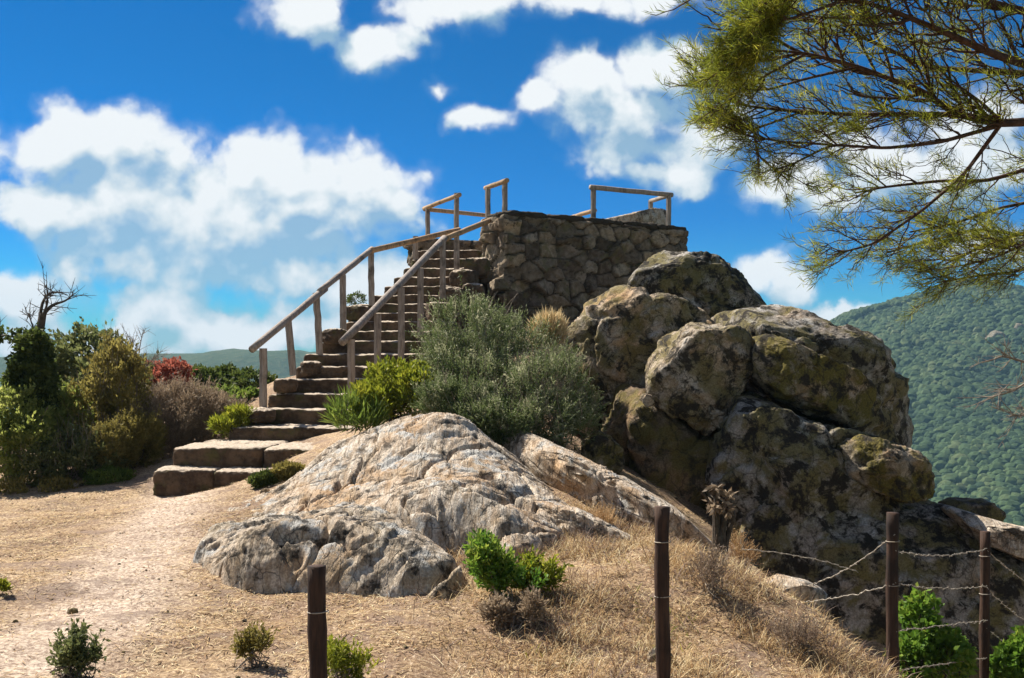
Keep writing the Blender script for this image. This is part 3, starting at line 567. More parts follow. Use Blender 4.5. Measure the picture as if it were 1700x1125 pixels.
# ------------------------------------------------------------------ timber handrails
def pole(mb, a, b, r, n=8, flat=1., seed=0, bow=.0, k=9):
    a, b = np.asarray(a, float), np.asarray(b, float); t = np.linspace(0, 1, k)[:, None]; g = np.random.default_rng(seed)
    pts = a+(b-a)*t+g.normal(0, .0028, (k, 3))*np.sin(t*np.pi); pts[:, 2] += -bow*np.sin(t[:, 0]*np.pi)
    mb.tube(pts, r*(1+g.normal(0, .025, k)), n)
def post(parent, px, pb, pt, Y, w=.062, seed=0, mat=None, sink=.08, top_dx=0., name='post'):
    mb = MB(); a = P(px, pb, Y); a[2] -= sink; b = P(px+top_dx, pt, Y); pole(mb, a, b, w, 6, seed=seed+int(px)); return mb.build(name, mat or WOOD, parent, smooth=False)
def rail(parent, a, b, r=.05, seed=0, mat=None, bow=0.):
    mb = MB(); pole(mb, a, b, r, 9, seed=seed, bow=bow); return mb.build('rail', mat or WOOD, parent)
hl = empty('handrail', P(437,672,16.2), label='timber handrail along the left side of the steps', cat='handrail', group='timber handrails beside the steps')
for (px, pb, pt, Y, dx) in ((437,674,578,16.2,0),(487,615,528,17.3,-9),(531,586,486,17.9,-6),(570,546,456,18.7,-1),(617,500,414,19.8,-1),(690,445,392,21.9,0)): post(hl, px, pb, pt, Y, top_dx=dx)
rail(hl, P(418,580,16.0), P(540,479,18.1), .058, 1); rail(hl, P(530,484,17.9), P(618,413,19.8), .055, 2); rail(hl, P(615,416,19.7), P(762,381,22.2), .055, 3, WOOD_W)
hr = empty('handrail', P(582,662,15.9), label='pale timber handrail along the right side of the steps above the green bush', cat='handrail', group='timber handrails beside the steps')
for (px, pb, pt, Y) in ((583,664,563,15.9),(627,622,521,16.8),(666,590,478,17.6),(698,550,446,18.4),(735,490,398,19.6),(758,445,388,20.6)): post(hr, px, pb, pt, Y)
rail(hr, P(568,568,15.7), P(738,395,19.8), .062, 4); rail(hr, P(736,397,19.75), P(812,366,21.3), .055, 5, WOOD_W)
g1 = empty('guard_rail', np.r_[Fc+ux*2.2, ZT], label='timber guard rail with three posts at the right end of the platform', cat='guard rail', group='timber guard rails on the platform')
def wpost(parent, xy, z0, z1, seed): mb = MB(); pole(mb, (*xy, z0), (*xy, z1), .058, 7, seed=seed); return mb.build('post', WOOD, parent, smooth=False)
w1 = P(985,308,22.3)[:2]; w2 = P(1110,320,23.4)[:2]; w3 = P(1080,330,25.2)[:2]
wpost(g1, w1, ZT-.05, 5.42, 1); wpost(g1, w2, ZT-.05, 5.44, 2); wpost(g1, w3, 4.3, 5.6, 3)
rail(g1, (*(w1-ux*.08), 5.41), (*(w2+ux*.1), 5.44), .055, 6); rail(g1, (w2[0], w2[1], 5.42), (*w3, 5.58), .05, 7); rail(g1, P(928,366,26.3), P(988,349,24.4), .05, 8, WOOD_W)
g2 = empty('guard_rail', np.r_[P(757,322,23.1)[:2], 4.4], label='timber guard rail behind the top of the steps', cat='guard rail', group='timber guard rails on the platform')
A_ = P(710,345,24.6); B_ = P(758,322,22.9); wpost(g2, A_[:2], 4.1, A_[2], 4); wpost(g2, B_[:2], 3.9, B_[2]+.02, 5)
rail(g2, P(704,346,24.8), P(763,323,22.7), .05, 9, WOOD_W); rail(g2, P(704,347,24.75), P(955,372,27.6), .05, 10, WOOD_W); wpost(g2, P(955,372,27.6)[:2], 3.5, P(955,370,27.6)[2], 6)
g3 = empty('guard_rail', np.r_[Fc, ZT], label='short timber guard rail of two posts on the near corner of the platform', cat='guard rail', group='timber guard rails on the platform')
C_ = P(810,310,22.0); D_ = P(838,299,21.15); wpost(g3, C_[:2], 4.2, C_[2], 7); wpost(g3, D_[:2]+np.array((0,.12)), ZT-.05, D_[2], 8); rail(g3, P(806,312,22.1), P(842,299,21.1), .05, 11, WOOD_W)
# ------------------------------------------------------------------ fence posts and barbed wire
FP = [(528,939,4.9,32,'thickest dark fence post standing alone left of the others in front of the low rock'),(1100,841,6.4,24.5,'tall dark fence post in front of the dry grass slope'),(1482,851,7.9,20,'dark fence post holding the loose wires at the edge of the slope'),(1635,882,9.2,16,'slimmest dark fence post at the right in front of the dark boulder')]
ftop = []
for k, (px, py, Y, w, lab) in enumerate(FP):
    t_ = P(px, py, Y); z0 = float(ground_z(np.array([t_[0]]), np.array([Y]))[0])-.25; r = w/2/F_PX*Y; mb = MB(); ks = 16; tt = np.linspace(0, 1, ks)
    pts = np.c_[t_[0]+.006*np.sin(tt*5+k), np.full(ks, Y)+.006*np.cos(tt*4+k), z0+(t_[2]-z0)*tt]
    mb.tube(pts, r*(1+.05*np.sin(tt*19+k)+np.random.default_rng(k).normal(0, .03, ks)), 12)
    o = empty('fence_post', (t_[0], Y, z0), label=lab, cat='fence post', group='dark timber posts of the wire fence'); mb.build('post_shaft', POSTM, o, smooth=True); ftop.append(t_)
    for zz_ in (.22, .55):
        m2 = MB(); an = np.linspace(0, 6.5, 26); m2.tube(np.c_[t_[0]+(r+.004)*np.cos(an), Y+(r+.004)*np.sin(an), t_[2]-zz_+an*.002], .003, 4); m2.build('tie_wire', WIRE, o)
def barbed(label, a, b, sag, seed):
    g = np.random.default_rng(seed); n = 40; t = np.linspace(0, 1, n); pts = np.asarray(a)+(np.asarray(b)-np.asarray(a))*t[:, None]; pts[:, 2] -= sag*4*t*(1-t); pts += g.normal(0, .004, pts.shape)
    mb = MB(); ph = t*60
    for s_ in (0, np.pi): mb.tube(pts+np.c_[np.zeros(n), np.cos(ph+s_)*.003, np.sin(ph+s_)*.003], .0028, 4)
    L = np.linalg.norm(np.diff(pts, axis=0), axis=1).sum()
    for q in np.arange(.06, L, .11):
        c = pts[int(q/L*(n-1))]
        for _ in range(2):
            d = g.normal(size=3); d /= np.linalg.norm(d); mb.tube(np.stack([c-d*.016, c, c+d*.016]), .0018, 3, cap=False)
    mb.build('barbed_wire', WIRE, label=label, cat='wire', group='strands of barbed wire')
def onpost(k, py): Y = FP[k][2]; return P(FP[k][0], py, Y)+np.array((0, -FP[k][3]/2/F_PX*Y-.004, 0))
for nm, pa, pb, sg in (('upper', 912, 908, .05), ('middle', 965, 970, .035), ('lower', 1045, 1028, -.0), ('lowest', 1110, 1090, .0)):
    barbed(nm+' barbed wire strand between the two right hand posts', onpost(2, pa), onpost(3, pb), sg, len(nm)+pa)
g_ = gpix(1342, 972); barbed('slack barbed wire hanging from a post down to the pale stone', onpost(2, 884), P(1342, 972, 8.7), .05, 91)
barbed('low barbed wire running from a post to the ground left of it', onpost(2, 966), P(1290, 1003, 8.55), .03, 92)
barbed('broken barbed wire arching over the dry grass below the boulders', P(1232, 912, 9.1), P(1425, 950, 9.3), -.04, 93)
barbed('upper barbed wire leaving the frame at the right', onpost(3, 912), P(1760, 990, 10.5), .06, 94)
barbed('middle barbed wire leaving the frame at the right', onpost(3, 975), P(1760, 1060, 10.5), .06, 95)
barbed('lower barbed wire leaving the frame at the right', onpost(3, 1040), P(1760, 1120, 10.5), .05, 96)
# ------------------------------------------------------------------ plants
def leaves(pts, nrm, L, Wd, g, fold=.0):
    """rhombic leaves, one quad each"""
    n = len(pts); d = nrm/(np.linalg.norm(nrm, axis=1)[:, None]+1e-9); s = np.cross(d, g.normal(size=(n, 3))); s /= np.linalg.norm(s, axis=1)[:, None]+1e-9
    L = np.broadcast_to(L, (n,))[:, None]; Wd = np.broadcast_to(Wd, (n,))[:, None]
    V = np.stack([pts, pts+d*L*.5+s*Wd*.5, pts+d*L, pts+d*L*.5-s*Wd*.5], 1).reshape(-1, 3)
    return V, np.arange(n*4).reshape(n, 4)
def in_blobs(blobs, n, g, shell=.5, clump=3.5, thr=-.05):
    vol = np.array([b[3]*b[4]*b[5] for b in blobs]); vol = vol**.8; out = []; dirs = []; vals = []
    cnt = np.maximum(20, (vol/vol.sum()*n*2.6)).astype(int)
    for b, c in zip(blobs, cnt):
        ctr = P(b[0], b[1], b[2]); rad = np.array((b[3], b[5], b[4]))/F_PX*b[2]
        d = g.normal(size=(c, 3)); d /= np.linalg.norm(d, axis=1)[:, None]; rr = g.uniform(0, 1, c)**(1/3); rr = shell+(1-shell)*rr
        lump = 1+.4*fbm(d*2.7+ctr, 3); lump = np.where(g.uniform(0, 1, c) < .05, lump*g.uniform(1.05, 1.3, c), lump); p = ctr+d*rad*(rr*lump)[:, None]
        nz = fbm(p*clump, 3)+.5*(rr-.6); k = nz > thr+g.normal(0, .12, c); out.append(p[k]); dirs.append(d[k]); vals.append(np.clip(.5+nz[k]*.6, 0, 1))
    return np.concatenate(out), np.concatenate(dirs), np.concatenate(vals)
def shrub(name, label, cat, blobs, n, L, Wd, mat, base, up=.5, seed=1, stems=14, stem_mat=None, stem_r=.012, twigs=0, group=None, spray=0, thr=-.05, clump=4.):
    g = np.random.default_rng(seed); b0 = np.asarray(base); o = empty(name, b0, label=label, cat=cat, group=group)
    p, d, v = in_blobs(blobs, n, g, thr=thr, clump=clump)
    k = p[:, 2] > ground_z(p[:, 0], p[:, 1], False)-.02; p, d, v = p[k], d[k], v[k]
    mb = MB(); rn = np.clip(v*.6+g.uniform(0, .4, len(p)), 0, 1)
    if spray:
        ax = d*.7+np.array((0, 0, up))+g.normal(0, .35, d.shape); ax /= np.linalg.norm(ax, axis=1)[:, None]; sl_ = g.uniform(.5, 1.2, len(p))*spray
        for j in range(9):
            t = (j+.5)/9; q = p+ax*(sl_*t)[:, None]; dd = ax+g.normal(0, .75, d.shape); V, F = leaves(q, dd, L*g.uniform(.7, 1.2, len(p)), Wd, g); mb.add(V, F, np.repeat(np.clip(rn+.12*(t-.4), 0, 1), 4))
        V, F = leaves(p, ax, sl_, .006, g); mb.add(V, F, np.repeat(rn, 4))
    else:
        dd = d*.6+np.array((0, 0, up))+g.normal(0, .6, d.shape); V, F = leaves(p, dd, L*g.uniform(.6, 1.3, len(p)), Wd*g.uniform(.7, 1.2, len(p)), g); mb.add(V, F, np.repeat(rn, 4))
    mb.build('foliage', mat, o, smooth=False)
    if stems or twigs:
        ms = MB(); pick = g.integers(0, len(p), stems)
        for q in p[pick]:
            t = np.linspace(0, 1, 6)[:, None]; a = b0+g.normal(0, .06, 3)*np.array((1, 1, 0)); pts = a+(q-a)*t+g.normal(0, .03, (6, 3))*np.sin(t*np.pi); ms.tube(pts, stem_r*np.linspace(1, .25, 6), 5, cap=False)
        for q, dq in zip(p[g.integers(0, len(p), twigs)], d[g.integers(0, len(p), twigs)]):
            ax = np.array((g.normal(0, .3), g.normal(0, .3), 1)); ln = g.uniform(.12, .4); t = np.linspace(0, 1, 4)[:, None]; ms.tube(q+ax*ln*t+g.normal(0, .012, (4, 3)), .004*np.linspace(1, .4, 4), 3, cap=False)
        ms.build('stems', stem_mat or TWIGD, o)
    return o
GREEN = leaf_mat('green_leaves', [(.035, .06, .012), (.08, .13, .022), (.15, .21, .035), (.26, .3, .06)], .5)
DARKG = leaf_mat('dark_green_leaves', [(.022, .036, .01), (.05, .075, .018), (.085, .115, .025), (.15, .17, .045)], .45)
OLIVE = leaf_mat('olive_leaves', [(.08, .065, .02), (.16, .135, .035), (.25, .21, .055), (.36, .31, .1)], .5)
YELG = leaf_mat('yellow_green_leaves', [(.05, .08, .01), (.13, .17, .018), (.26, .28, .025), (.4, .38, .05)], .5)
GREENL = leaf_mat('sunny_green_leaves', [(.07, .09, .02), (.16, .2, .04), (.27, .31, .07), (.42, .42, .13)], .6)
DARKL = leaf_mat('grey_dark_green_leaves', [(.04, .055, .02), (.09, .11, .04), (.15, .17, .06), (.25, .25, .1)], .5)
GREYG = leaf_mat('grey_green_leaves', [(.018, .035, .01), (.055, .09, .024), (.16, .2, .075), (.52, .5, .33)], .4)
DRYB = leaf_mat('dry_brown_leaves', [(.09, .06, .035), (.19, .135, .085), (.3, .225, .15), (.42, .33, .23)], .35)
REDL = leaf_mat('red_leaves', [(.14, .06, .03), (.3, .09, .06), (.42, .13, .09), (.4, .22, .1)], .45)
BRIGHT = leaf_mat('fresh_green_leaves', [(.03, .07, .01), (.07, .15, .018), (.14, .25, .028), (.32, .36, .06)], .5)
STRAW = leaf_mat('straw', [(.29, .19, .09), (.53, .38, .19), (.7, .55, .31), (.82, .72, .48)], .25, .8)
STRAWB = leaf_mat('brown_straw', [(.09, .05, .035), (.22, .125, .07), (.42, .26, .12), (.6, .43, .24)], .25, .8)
# middle: shrubs between the steps and the boulders
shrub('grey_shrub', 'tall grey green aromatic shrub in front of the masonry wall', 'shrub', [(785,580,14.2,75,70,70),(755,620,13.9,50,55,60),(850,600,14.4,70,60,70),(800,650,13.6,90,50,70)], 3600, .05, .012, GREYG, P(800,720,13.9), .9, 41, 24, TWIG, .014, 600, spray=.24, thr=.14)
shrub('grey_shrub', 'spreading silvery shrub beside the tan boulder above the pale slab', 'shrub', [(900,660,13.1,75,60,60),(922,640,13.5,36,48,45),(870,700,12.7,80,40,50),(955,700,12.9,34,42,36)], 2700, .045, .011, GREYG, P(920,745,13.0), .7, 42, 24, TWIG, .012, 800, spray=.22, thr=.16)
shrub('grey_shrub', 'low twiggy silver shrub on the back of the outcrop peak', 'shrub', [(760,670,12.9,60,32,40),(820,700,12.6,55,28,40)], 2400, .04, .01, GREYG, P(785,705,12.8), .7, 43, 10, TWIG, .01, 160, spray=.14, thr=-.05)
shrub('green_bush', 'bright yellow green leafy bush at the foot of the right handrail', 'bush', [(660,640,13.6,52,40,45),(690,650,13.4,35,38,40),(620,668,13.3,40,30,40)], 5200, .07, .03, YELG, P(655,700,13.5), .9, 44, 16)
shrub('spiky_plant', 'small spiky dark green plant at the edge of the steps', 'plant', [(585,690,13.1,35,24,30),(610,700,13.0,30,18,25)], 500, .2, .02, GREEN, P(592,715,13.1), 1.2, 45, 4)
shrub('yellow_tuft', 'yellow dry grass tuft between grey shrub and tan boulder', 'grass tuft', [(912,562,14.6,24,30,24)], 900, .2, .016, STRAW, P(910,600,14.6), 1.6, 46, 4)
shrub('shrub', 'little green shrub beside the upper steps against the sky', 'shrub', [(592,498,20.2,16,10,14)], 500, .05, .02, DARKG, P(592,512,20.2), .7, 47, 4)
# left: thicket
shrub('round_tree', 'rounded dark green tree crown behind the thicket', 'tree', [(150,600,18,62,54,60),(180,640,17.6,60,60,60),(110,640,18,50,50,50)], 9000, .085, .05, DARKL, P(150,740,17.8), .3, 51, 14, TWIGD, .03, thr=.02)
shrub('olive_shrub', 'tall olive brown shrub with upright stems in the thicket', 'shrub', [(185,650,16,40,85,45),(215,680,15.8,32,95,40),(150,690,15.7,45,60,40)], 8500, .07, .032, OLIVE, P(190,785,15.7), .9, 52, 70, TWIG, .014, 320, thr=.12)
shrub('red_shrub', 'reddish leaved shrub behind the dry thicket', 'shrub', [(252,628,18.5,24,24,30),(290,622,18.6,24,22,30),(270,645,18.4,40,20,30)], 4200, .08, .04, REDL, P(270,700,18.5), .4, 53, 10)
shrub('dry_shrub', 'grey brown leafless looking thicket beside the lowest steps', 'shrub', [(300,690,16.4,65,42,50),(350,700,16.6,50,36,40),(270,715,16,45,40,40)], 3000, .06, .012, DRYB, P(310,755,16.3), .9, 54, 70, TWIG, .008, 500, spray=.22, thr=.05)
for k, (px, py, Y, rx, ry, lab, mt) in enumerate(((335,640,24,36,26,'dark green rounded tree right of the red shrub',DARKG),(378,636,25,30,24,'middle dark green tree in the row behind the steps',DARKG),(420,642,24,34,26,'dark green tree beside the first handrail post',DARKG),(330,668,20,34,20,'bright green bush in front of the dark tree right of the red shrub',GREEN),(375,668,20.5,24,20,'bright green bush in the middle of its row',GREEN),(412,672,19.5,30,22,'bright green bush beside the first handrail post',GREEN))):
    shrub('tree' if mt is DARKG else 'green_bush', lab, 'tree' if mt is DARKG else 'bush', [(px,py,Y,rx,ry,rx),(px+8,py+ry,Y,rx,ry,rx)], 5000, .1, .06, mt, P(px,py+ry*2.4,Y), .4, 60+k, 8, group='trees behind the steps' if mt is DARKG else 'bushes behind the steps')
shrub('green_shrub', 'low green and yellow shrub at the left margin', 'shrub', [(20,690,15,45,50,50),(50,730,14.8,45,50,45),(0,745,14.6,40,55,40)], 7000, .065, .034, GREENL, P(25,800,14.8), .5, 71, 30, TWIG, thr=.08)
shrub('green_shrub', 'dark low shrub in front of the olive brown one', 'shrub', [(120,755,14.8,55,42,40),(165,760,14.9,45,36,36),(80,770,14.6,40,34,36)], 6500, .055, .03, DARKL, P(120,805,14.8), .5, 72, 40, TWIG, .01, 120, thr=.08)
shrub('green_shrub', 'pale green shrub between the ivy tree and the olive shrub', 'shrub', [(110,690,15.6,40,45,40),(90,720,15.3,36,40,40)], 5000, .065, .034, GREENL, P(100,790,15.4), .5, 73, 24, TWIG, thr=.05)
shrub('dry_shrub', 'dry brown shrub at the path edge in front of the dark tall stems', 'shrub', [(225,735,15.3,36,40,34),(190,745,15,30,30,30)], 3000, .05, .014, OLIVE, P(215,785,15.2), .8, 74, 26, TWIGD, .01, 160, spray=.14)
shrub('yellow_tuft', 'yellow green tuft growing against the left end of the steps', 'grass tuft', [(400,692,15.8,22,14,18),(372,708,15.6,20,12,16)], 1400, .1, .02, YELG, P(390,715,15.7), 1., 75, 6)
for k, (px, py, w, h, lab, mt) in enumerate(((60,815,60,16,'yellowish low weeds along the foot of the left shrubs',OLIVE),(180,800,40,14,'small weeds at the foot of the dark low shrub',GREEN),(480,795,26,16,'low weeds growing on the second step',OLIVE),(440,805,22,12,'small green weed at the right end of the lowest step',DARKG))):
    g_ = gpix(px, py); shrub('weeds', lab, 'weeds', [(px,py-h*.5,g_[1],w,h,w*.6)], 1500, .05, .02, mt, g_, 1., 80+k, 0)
# ivy-clad dead tree
it = empty('ivy_tree', P(62,720,15.5), label='bare crooked dead tree with ivy round its trunk above the left shrubs', cat='tree')
mb = MB()
def limb(mb, pts, r0, r1, n=6, k=14):
    pts = np.asarray(pts, float); t = np.linspace(0, len(pts)-1, k); q = np.stack([np.interp(t, np.arange(len(pts)), pts[:, i]) for i in range(3)], -1)
    q[1:-1] = (q[:-2]+2*q[1:-1]+q[2:])/4; mb.tube(q, np.linspace(r0, r1, k), n, cap=False); return q
Yi = 15.5
limb(mb, [P(62,740,Yi), P(60,650,Yi), P(57,590,Yi), P(66,548,Yi), P(72,520,Yi)], .12, .045)
def twigs_on(mb, q, g, n, ln, r, depth=1, spread=.8):
    for _ in range(n):
        i = g.integers(len(q)//4, len(q)-1); d = q[i+1]-q[i]; d /= np.linalg.norm(d)+1e-9; d = d+g.normal(0, spread, 3)+np.array((0, 0, .25)); d /= np.linalg.norm(d); l_ = ln*g.uniform(.5, 1.3)
        t = np.linspace(0, 1, 6)[:, None]; p = q[i]+d*l_*t+g.normal(0, .12*l_, 3)*t**2; mb.tube(p, r*np.linspace(1, .3, 6), 4, cap=False)
        if depth: twigs_on(mb, p, g, 3, ln*.5, r*.6, depth-1, spread)
gi = np.random.default_rng(5)
for pp, r in (([(66,548),(72,520),(88,505),(108,500),(122,488)], .04), ([(60,560),(66,530),(70,500),(82,486),(98,484),(112,490)], .03), ([(72,522),(80,500),(74,484)], .02), ([(57,575),(30,560),(8,556),(-10,560)], .025), ([(62,560),(52,535),(48,520)], .015)):
    q = limb(mb, [P(a, b, Yi+.1*i) for i, (a, b) in enumerate(pp)], r, .008); twigs_on(mb, q, gi, 10, .3, .008, 1)
mb.build('trunk', TWIGD, it)
p, d, v = in_blobs([(58,600,15.4,28,50,30),(62,660,15.4,32,60,34),(18,556,15.5,26,10,20),(45,625,15.4,30,40,30)], 7000, gi); V, F = leaves(p, d*.6+gi.normal(0, .6, d.shape), .07*gi.uniform(.6, 1.2, len(p)), .05, gi)
put('ivy', V, [F], DARKG, it, {'rnd': np.repeat(np.clip(v*.6+gi.uniform(0, .4, len(v)), 0, 1), 4)}, smooth=False)
sp_ = empty('bare_sapling', P(232,740,16), label='thin bare sapling with fine twigs standing above the olive shrub', cat='tree'); mb = MB()
for pp in ([(228,700),(226,620),(232,575),(238,548)], [(226,640),(215,590),(222,560)], [(230,620),(250,600),(262,590)]):
    q = limb(mb, [P(a, b, 16) for a, b in pp], .016, .004, 4); twigs_on(mb, q, gi, 16, .28, .005, 1)
mb.build('stems', TWIG, sp_)
# foreground plants
def gplant(name, label, cat, px, py, w, h, n, L, Wd, mat, seed, up=1., stems=8, spray=0, **k):
    g_ = gpix(px, py); g = np.random.default_rng(seed+500); bl_ = []
    for _ in range(9):
        hh_ = h*g.uniform(.3, .95); dx = g.uniform(-1, 1)*w*.8; bl_.append((px+dx, py-hh_*.75, g_[1]+g.uniform(-.6, .6)*w/F_PX*g_[1], w*g.uniform(.14, .3), hh_*.32, w*.25))
    return shrub(name, label, cat, bl_, n, L, Wd, mat, g_, up, seed, stems, TWIG, .006, spray=spray, thr=-.3, **k)
gplant('green_plant', 'fresh green leafy plant growing in front of the outcrop', 'plant', 838, 1002, 52, 96, 260, .05, .02, BRIGHT, 91, 1.1, 22, .13)
gplant('green_plant', 'second lighter green plant right of the fresh green one', 'plant', 890, 990, 36, 56, 130, .045, .018, YELG, 92, 1.1, 12, .12)
gplant('dry_plant', 'dark withered plant under the fresh green one', 'plant', 850, 1045, 42, 50, 170, .04, .012, DRYB, 93, .8, 14, .07)
gplant('weed', 'small dark green weed in the left foreground', 'weed', 122, 1122, 38, 64, 120, .034, .015, DARKL, 94, 1., 26, .09)
gplant('weed', 'small yellowish dry weed left of the lone fence post', 'weed', 420, 1102, 26, 54, 60, .03, .011, OLIVE, 95, 1.1, 16, .08)
gplant('yellow_weed', 'yellow green weed at the foot of the lone fence post', 'weed', 578, 1152, 38, 74, 90, .036, .012, YELG, 96, 1.3, 16, .1)
gplant('yellow_weed', 'yellow weed at the left frame edge', 'weed', 3, 985, 12, 22, 120, .04, .014, YELG, 97, 1.2, 4)
shrub('leafy_shrub', 'glossy bright green shrub between the two right hand posts', 'shrub', [(1530,1050,9.0,35,60,40),(1560,1090,8.9,45,45,40),(1510,1100,8.8,25,50,30)], 2900, .065, .042, BRIGHT, P(1540,1160,8.9), .3, 98, 26, thr=.12)
shrub('leafy_shrub', 'glossy green shrub in the bottom right corner', 'shrub', [(1680,1110,9.2,30,32,30),(1710,1090,9.2,30,40,30)], 1600, .06, .04, BRIGHT, P(1690,1160,9.2), .3, 99, 8)
HERBD = leaf_mat('dry_herb_leaves', [(.07, .045, .035), (.16, .11, .08), (.28, .21, .15), (.4, .33, .22)], .3)
for k, (px, py, w, h, lab) in enumerate(((1010,1010,40,46,'dry brown herb clump left of the second fence post'),(1185,990,44,60,'twiggy brown herb clump right of the second fence post'),(1235,945,30,56,'dry herb with pale stalks below the withered stump'),
        (1330,1080,40,40,'low brown herb clump on the edge of the slope'),(985,880,40,30,'yellowish herb clump on the ledge under the narrow slab'),(1165,1095,36,44,'grey brown herb clump at the bottom edge right of the second post'),(950,1070,36,36,'brown herb clump right of the dark withered plant'),(655,1050,26,30,'thin dry herb right of the lone fence post'))):
    if k in (0, 5, 6, 7): continue
    gplant('dry_herb', lab, 'herb', px, py, w*(.8+.12*(k % 4)), h*(.6+.15*(k*3 % 4)), 46+9*k, .03, .006, HERBD if k in (1, 3) else STRAWB, 300+k, 1.2, 20, .17)
# burnt looking dead stump with dry seed heads
gb = np.random.default_rng(12); dp = empty('dead_stump', P(1195,905,10.2), label='dark withered stump with dry brown seed heads before the black hollow', cat='stump'); mb = MB()
for k in range(9):
    x0 = 1195+gb.normal(0, 6); limb(mb, [P(x0, 925, 9.6), P(x0+gb.normal(0, 6), 885, 9.6+gb.normal(0,.06)), P(x0+gb.normal(0, 9), 845, 9.6+gb.normal(0,.1)), P(x0+gb.normal(0, 12), 815, 9.6+gb.normal(0,.1))], .03, .012, 6, 9)
mb.build('stalks', TWIGD, dp)
for _ in range(11):
    c_ = P(1195+gb.normal(0, 13), 828+gb.normal(0, 12), 9.55+gb.normal(0, .06)); k_ = 18; V, F = leaves(c_+gb.normal(0, .012, (k_, 3)), gb.normal(size=(k_, 3))+np.array((0, 0, -.6)), .085, .035, gb); put('seed_head', V, [F], DRYB, dp, {'rnd': np.repeat(gb.uniform(0, 1, k_), 4)}, smooth=False)
# dry grass: uncountable
def straw(name, label, n, reg, Lr, wd, mat, seed, lay, dens):
    g = np.random.default_rng(seed); Y = np.sqrt(g.uniform(reg[2]**2, reg[3]**2, n*2)); X = g.uniform(reg[0], reg[1], n*2)*Y; k = dens(X, Y) > g.uniform(0, 1, n*2); X, Y = X[k][:n], Y[k][:n]
    Z = ground_z(X, Y); an = g.uniform(0, 2*np.pi, len(X)); el = np.abs(g.normal(0, 1, len(X)))*(1-lay)+lay*.05; d = np.c_[np.cos(an), np.sin(an), el]
    d /= np.linalg.norm(d, axis=1)[:, None]; L = g.uniform(*Lr, len(X)); s = np.cross(d, np.array((0, 0, 1.)))+g.normal(0, .2, d.shape); s /= np.linalg.norm(s, axis=1)[:, None]
    p = np.c_[X, Y, Z+.003]; m = p+d*(L*.55)[:, None]; tip = p+d*L[:, None]+np.c_[np.zeros((len(X), 2)), -L*.18]; w = wd*g.uniform(.6, 1.4, len(X))[:, None]
    V = np.stack([p-s*w*.5, p+s*w*.5, m+s*w*.4, m-s*w*.4, tip], 1).reshape(-1, 3); b = np.arange(len(X))[:, None]*5
    rn = np.clip(.5+.45*fbm(np.c_[X*1.7, Y*1.7, np.zeros(len(X))+seed], 4)+g.normal(0, .27, len(X)), 0, 1)
    put(name, V, [b+np.array((0, 1, 2, 3)), b+np.array((3, 2, 4))], mat, attrs={'rnd': np.repeat(rn, 5)}, kind='stuff', smooth=False, label=label)
def d_left(X, Y): return np.clip((.35+.6*fbm(np.c_[X*1.1, Y*1.1, np.zeros(len(X))], 3))*(1-.85*path_mask(X, Y))*sstep(X, 1.2, -.6)+.25*sstep(X, -.8, .4), .04, 1)
def d_right(X, Y): return sstep(X+.25*(Y-7.5), -1.0, .6)*np.clip(.5+1.2*fbm(np.c_[X*1.6, Y*1.6, np.ones(len(X))], 3), 0, 1)
straw('straw_litter', 'short dry straw lying over the ground', 90000, (-.52, .5, 4.6, 14), (.02, .1), .005, STRAW, 101, .9, d_left)
straw('brown_litter', 'brown dead grass litter over the ground', 60000, (-.52, .5, 4.6, 13), (.02, .1), .005, STRAWB, 102, .85, d_left)
straw('dry_grass', 'tangled dry grass standing on the slope', 42000, (-.2, .42, 5.2, 11), (.05, .2), .004, STRAW, 103, .1, d_right)
straw('dead_grass', 'brown dead grass and twigs on the slope', 34000, (-.2, .42, 5.2, 11), (.05, .2), .004, STRAWB, 104, .1, d_right)
HERB = leaf_mat('dead_herb_stalks', [(.05, .03, .025), (.12, .075, .055), (.22, .15, .12), (.34, .26, .21)], .2, .8)
straw('dead_herbs', 'dark brown dead herb stalks between the dry grass', 20000, (-.12, .42, 5.2, 11), (.06, .3), .0045, HERB, 105, .05, lambda X, Y: d_right(X, Y)*sstep(fbm(np.c_[X*2.2, Y*2.2, np.ones(len(X))*7], 3), -.1, .35))
straw('green_sprouts', 'sparse green sprouts in the dry grass', 5000, (-.15, .42, 5.2, 11), (.03, .12), .006, YELG, 106, .1, lambda X, Y: sstep(fbm(np.c_[X*1.4, Y*1.4, np.ones(len(X))*17], 3), .25, .7)*sstep(X, -2, 1))
def pebbles(n):
    g = np.random.default_rng(107); Y = np.sqrt(g.uniform(4.8**2, 14**2, n)); X = g.uniform(-.52, .3, n)*Y; Z = ground_z(X, Y); Vb, Fb = ico(1); sz_ = -.0+.005+.014*g.power(.35, n)**3
    j = 1+.25*g.normal(size=(n, len(Vb))); V = Vb[None]*j[:, :, None]*(sz_[:, None]*np.c_[g.uniform(.7, 1.3, n), g.uniform(.7, 1.3, n), g.uniform(.4, .8, n)])[:, None]+np.c_[X, Y, Z+sz_*.2][:, None]
    put('pebbles', V.reshape(-1, 3), [(Fb[None]+(np.arange(n)*len(Vb))[:, None, None]).reshape(-1, 3)], ROCK_PALE, kind='stuff', smooth=False, label='small pebbles and crumbs of stone on the path')
pebbles(2200)
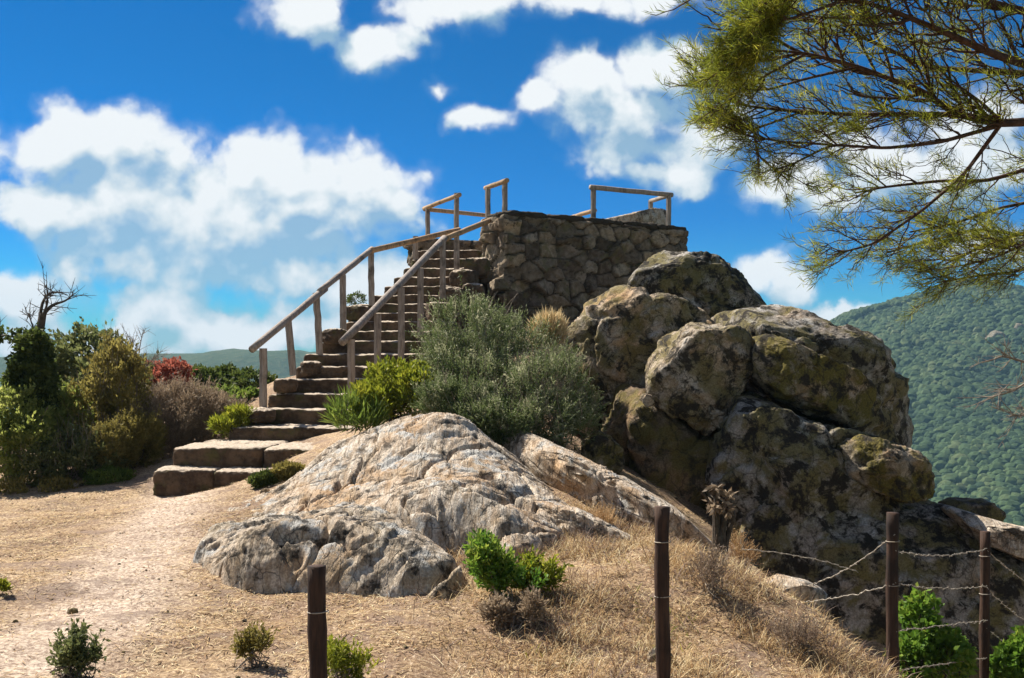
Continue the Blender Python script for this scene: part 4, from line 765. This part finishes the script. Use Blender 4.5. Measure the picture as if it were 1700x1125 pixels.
# ------------------------------------------------------------------ pine
gp_ = np.random.default_rng(21)
NEED = leaf_mat('pine_needles', [(.06, .065, .01), (.14, .17, .02), (.3, .32, .03), (.54, .46, .07)], .6)
pz = float(ground_z(np.array([5.6]), np.array([7.6]))[0]); pine = empty('pine_tree', (5.6, 7.6, pz-.2), label='pine tree overhanging from the right with long open branches of needles', cat='tree')
mb = MB(); trunk = limb(mb, [(5.6,7.6,pz-.2),(5.5,7.6,0),(5.3,7.5,2.2),(5.1,7.3,3.6),(4.9,7.2,5.2),(4.8,7.1,7.)], .22, .07, 12, 24)
mb.build('trunk', BARK, pine)
mb = MB(); tips = []
def sub(q, r0, lvl, n, ln, dens_=1.):
    for _ in range(n):
        i = gp_.integers(int(len(q)*.15), len(q)-1); d = q[min(i+1, len(q)-1)]-q[i-1]; d /= np.linalg.norm(d)+1e-9
        s = gp_.normal(0, 1, 3)*np.array((.5, .8, .55)); s -= d*(s@d); s /= np.linalg.norm(s)+1e-9; v = d*.75+s*.75+np.array((0, 0, .08)); v /= np.linalg.norm(v)
        l_ = ln*gp_.uniform(.5, 1.25); k = 8; t = np.linspace(0, 1, k)[:, None]; p = q[i]+v*l_*t+(d*.35+np.array((0, 0, .12))-s*.25)*l_*t**2*.6+gp_.normal(0, .012, (k, 3))*t
        mb.tube(p, r0*np.linspace(1, .35, k), 4, cap=False)
        if lvl: sub(p, r0*.55, lvl-1, 6, ln*.5, dens_)
        else: tips.append((p[-1], p[-1]-p[-3], dens_)); tips.append((p[-3], p[-2]-p[-4], dens_*.4))
        if lvl: tips.append((p[-1], p[-1]-p[-3], dens_))
LIMBS = [([(1900,170,7.3),(1760,197,7.),(1660,206,6.9),(1590,190,6.9),(1530,152,6.9),(1430,112,6.8),(1340,88,6.7),(1270,82,6.6)], .055, 17, .5),
 ([(1900,150,7.3),(1720,112,6.8),(1650,90,6.6),(1580,58,6.5),(1500,25,6.4),(1430,0,6.3),(1340,-20,6.3)], .05, 14, .5),
 ([(1590,190,6.9),(1500,190,7.),(1420,190,7.1),(1330,186,7.1),(1240,176,7.2),(1185,160,7.2)], .03, 13, .42),
 ([(1760,125,7.),(1640,118,7.2),(1540,112,7.4),(1450,70,7.5),(1380,40,7.6),(1300,30,7.6)], .035, 13, .45),
 ([(1660,208,6.9),(1600,290,7.1),(1530,350,7.2),(1450,405,7.3),(1385,422,7.3)], .022, 11, .4),
 ([(1900,230,7.4),(1740,270,7.3),(1640,300,7.4),(1560,300,7.4),(1470,310,7.4),(1420,320,7.4)], .028, 12, .42),
 ([(1660,208,6.9),(1560,236,6.8),(1470,246,6.7),(1380,240,6.7),(1310,275,6.7)], .022, 11, .4),
 ([(1900,340,7.6),(1740,375,7.5),(1660,398,7.4),(1610,418,7.3),(1565,440,7.3)], .024, 10, .36),
 ([(1700,390,7.5),(1620,380,7.6),(1540,400,7.6),(1470,420,7.6)], .016, 8, .34),
 ([(1900,40,7.2),(1700,20,6.8),(1560,-20,6.5),(1420,-60,6.3),(1310,-40,6.2)], .05, 15, .55),
 ([(1400,-60,6.3),(1320,-20,6.3),(1272,20,6.3),(1238,70,6.3)], .02, 12, .3),
 ([(1340,-40,6.3),(1300,0,6.4),(1255,40,6.4),(1228,108,6.4)], .02, 12, .28),
 ([(1340,88,6.7),(1280,120,6.7),(1230,150,6.7),(1205,165,6.7)], .014, 7, .3),
 ([(1330,186,7.1),(1250,215,7.1),(1260,260,7.1),(1310,300,7.1)], .012, 6, .3),
 ([(1900,300,7.6),(1760,325,7.7),(1660,345,7.7),(1580,372,7.7),(1510,385,7.7)], .024, 11, .36),
 ([(1900,400,7.7),(1760,430,7.6),(1680,452,7.5),(1620,458,7.5),(1560,468,7.5)], .022, 11, .34),
 ([(1900,360,7.2),(1780,380,7.1),(1700,405,7.1),(1650,428,7.1),(1600,440,7.1)], .02, 10, .32),
 ([(1420,112,6.8),(1340,130,6.9),(1270,150,7.),(1205,142,7.),(1180,135,7.)], .014, 10, .3),
 ([(1380,240,6.7),(1300,235,6.8),(1240,225,6.9),(1200,198,6.9)], .012, 9, .28),
 ([(1900,-60,7.),(1750,-120,7.),(1500,-150,7.),(1300,-160,7.)], .05, 12, .5)]
for k, (pp, r, n, ln) in enumerate(LIMBS):
    q = limb(mb, [P(*a) for a in pp], r*.68, .006, 7, 26); q = q+0; dd = 1.6 if k in (10, 11) else (.8 if k in (0, 1, 3, 9) else .65)
    sub(q, max(.0055, r*.22), 1, int(n*1.9), ln, dd); tips.append((q[-1], q[-1]-q[-3], dd))
for tr in trunk[-10:]:       # limbs on the sides away from the photograph
    for _ in range(2):
        d = np.array((gp_.uniform(.2, 1), gp_.normal(0, .8), gp_.uniform(0, .35))); d /= np.linalg.norm(d); q = limb(mb, [tr, tr+d*1., tr+d*2+np.array((0,0,.15)), tr+d*gp_.uniform(2.4,3.2)+np.array((0,0,.4))], .04, .01, 6, 16); sub(q, .012, 1, 8, .5, 1.)
for a, b in ((trunk[16], P(1900,170,7.3)), (trunk[15], P(1900,230,7.4)), (trunk[13], P(1900,340,7.6)), (trunk[17], P(1900,150,7.3)), (trunk[19], P(1900,40,7.2)), (trunk[20], P(1900,-60,7.))): limb(mb, [a, (a+b)/2+np.array((0,0,.05)), b], .06, .05, 7, 8)
mb.build('branches', BARK, pine)
T = np.array([t[0] for t in tips]); D = np.array([t[1] for t in tips]); D /= np.linalg.norm(D, axis=1)[:, None]+1e-9; cn = np.maximum(3, np.array([t[2] for t in tips])*gp_.uniform(14, 34, len(tips))*np.where(gp_.uniform(0, 1, len(tips)) < .45, .2, 1.35)).astype(int)
I = np.repeat(np.arange(len(T)), cn); base = T[I]-D[I]*gp_.uniform(0, .12, len(I))[:, None]; dr = D[I]*.75+gp_.normal(0, .5, (len(I), 3))+np.array((0, 0, .18)); dr /= np.linalg.norm(dr, axis=1)[:, None]
V, F = leaves(base, dr, gp_.uniform(.05, .11, len(I)), .0038, gp_); tr_ = gp_.uniform(0, 1, len(T)); print('needles', len(I))
put('needles', V, [F], NEED, pine, {'rnd': np.repeat(np.clip(tr_[I]*.6+gp_.uniform(0, .4, len(I)), 0, 1), 4)}, smooth=False)
mb = MB()
for pp in ([(1800,600,8.2),(1720,625,8.2),(1680,650,8.2),(1640,660,8.2)], [(1800,640,8.2),(1700,600,8.2),(1665,590,8.2),(1640,600,8.2)], [(1760,640,8.2),(1700,690,8.2),(1670,690,8.2)]):
    q = limb(mb, [P(*a) for a in pp], .014, .004, 5); twigs_on(mb, q, gp_, 14, .22, .004, 1, .6)
q = limb(mb, [trunk[8], (trunk[8]+P(1800,610,8.2))/2, P(1800,610,8.2)], .03, .016, 5)
mb.build('dead_branch', TWIG, pine)
# ------------------------------------------------------------------ haze
def haze():
    m, n = newmat('valley_air'); v = N(n, 'ShaderNodeVolumePrincipled'); v.inputs['Density'].default_value = HAZE; v.inputs['Color'].default_value = (.34, .62, .85, 1); v.inputs['Anisotropy'].default_value = 0.
    o = N(n, 'ShaderNodeOutputMaterial'); lk(n, v.outputs[0], o.inputs['Volume'])
    x0, x1, y0, y1, z0, z1 = -1440, 1440, -1440, 1440, -150, 92
    V = np.array([(x, y, z) for x in (x0, x1) for y in (y0, y1) for z in (z0, z1)]); F = np.array([(0,1,3,2),(4,6,7,5),(0,4,5,1),(2,3,7,6),(0,2,6,4),(1,5,7,3)])
    put('haze', V, [F], m, smooth=False, kind='stuff', label='thin blue air over the valley')
HAZE = .00025
haze()
for o in bpy.data.objects:
    if '_w' in o: del o['_w']
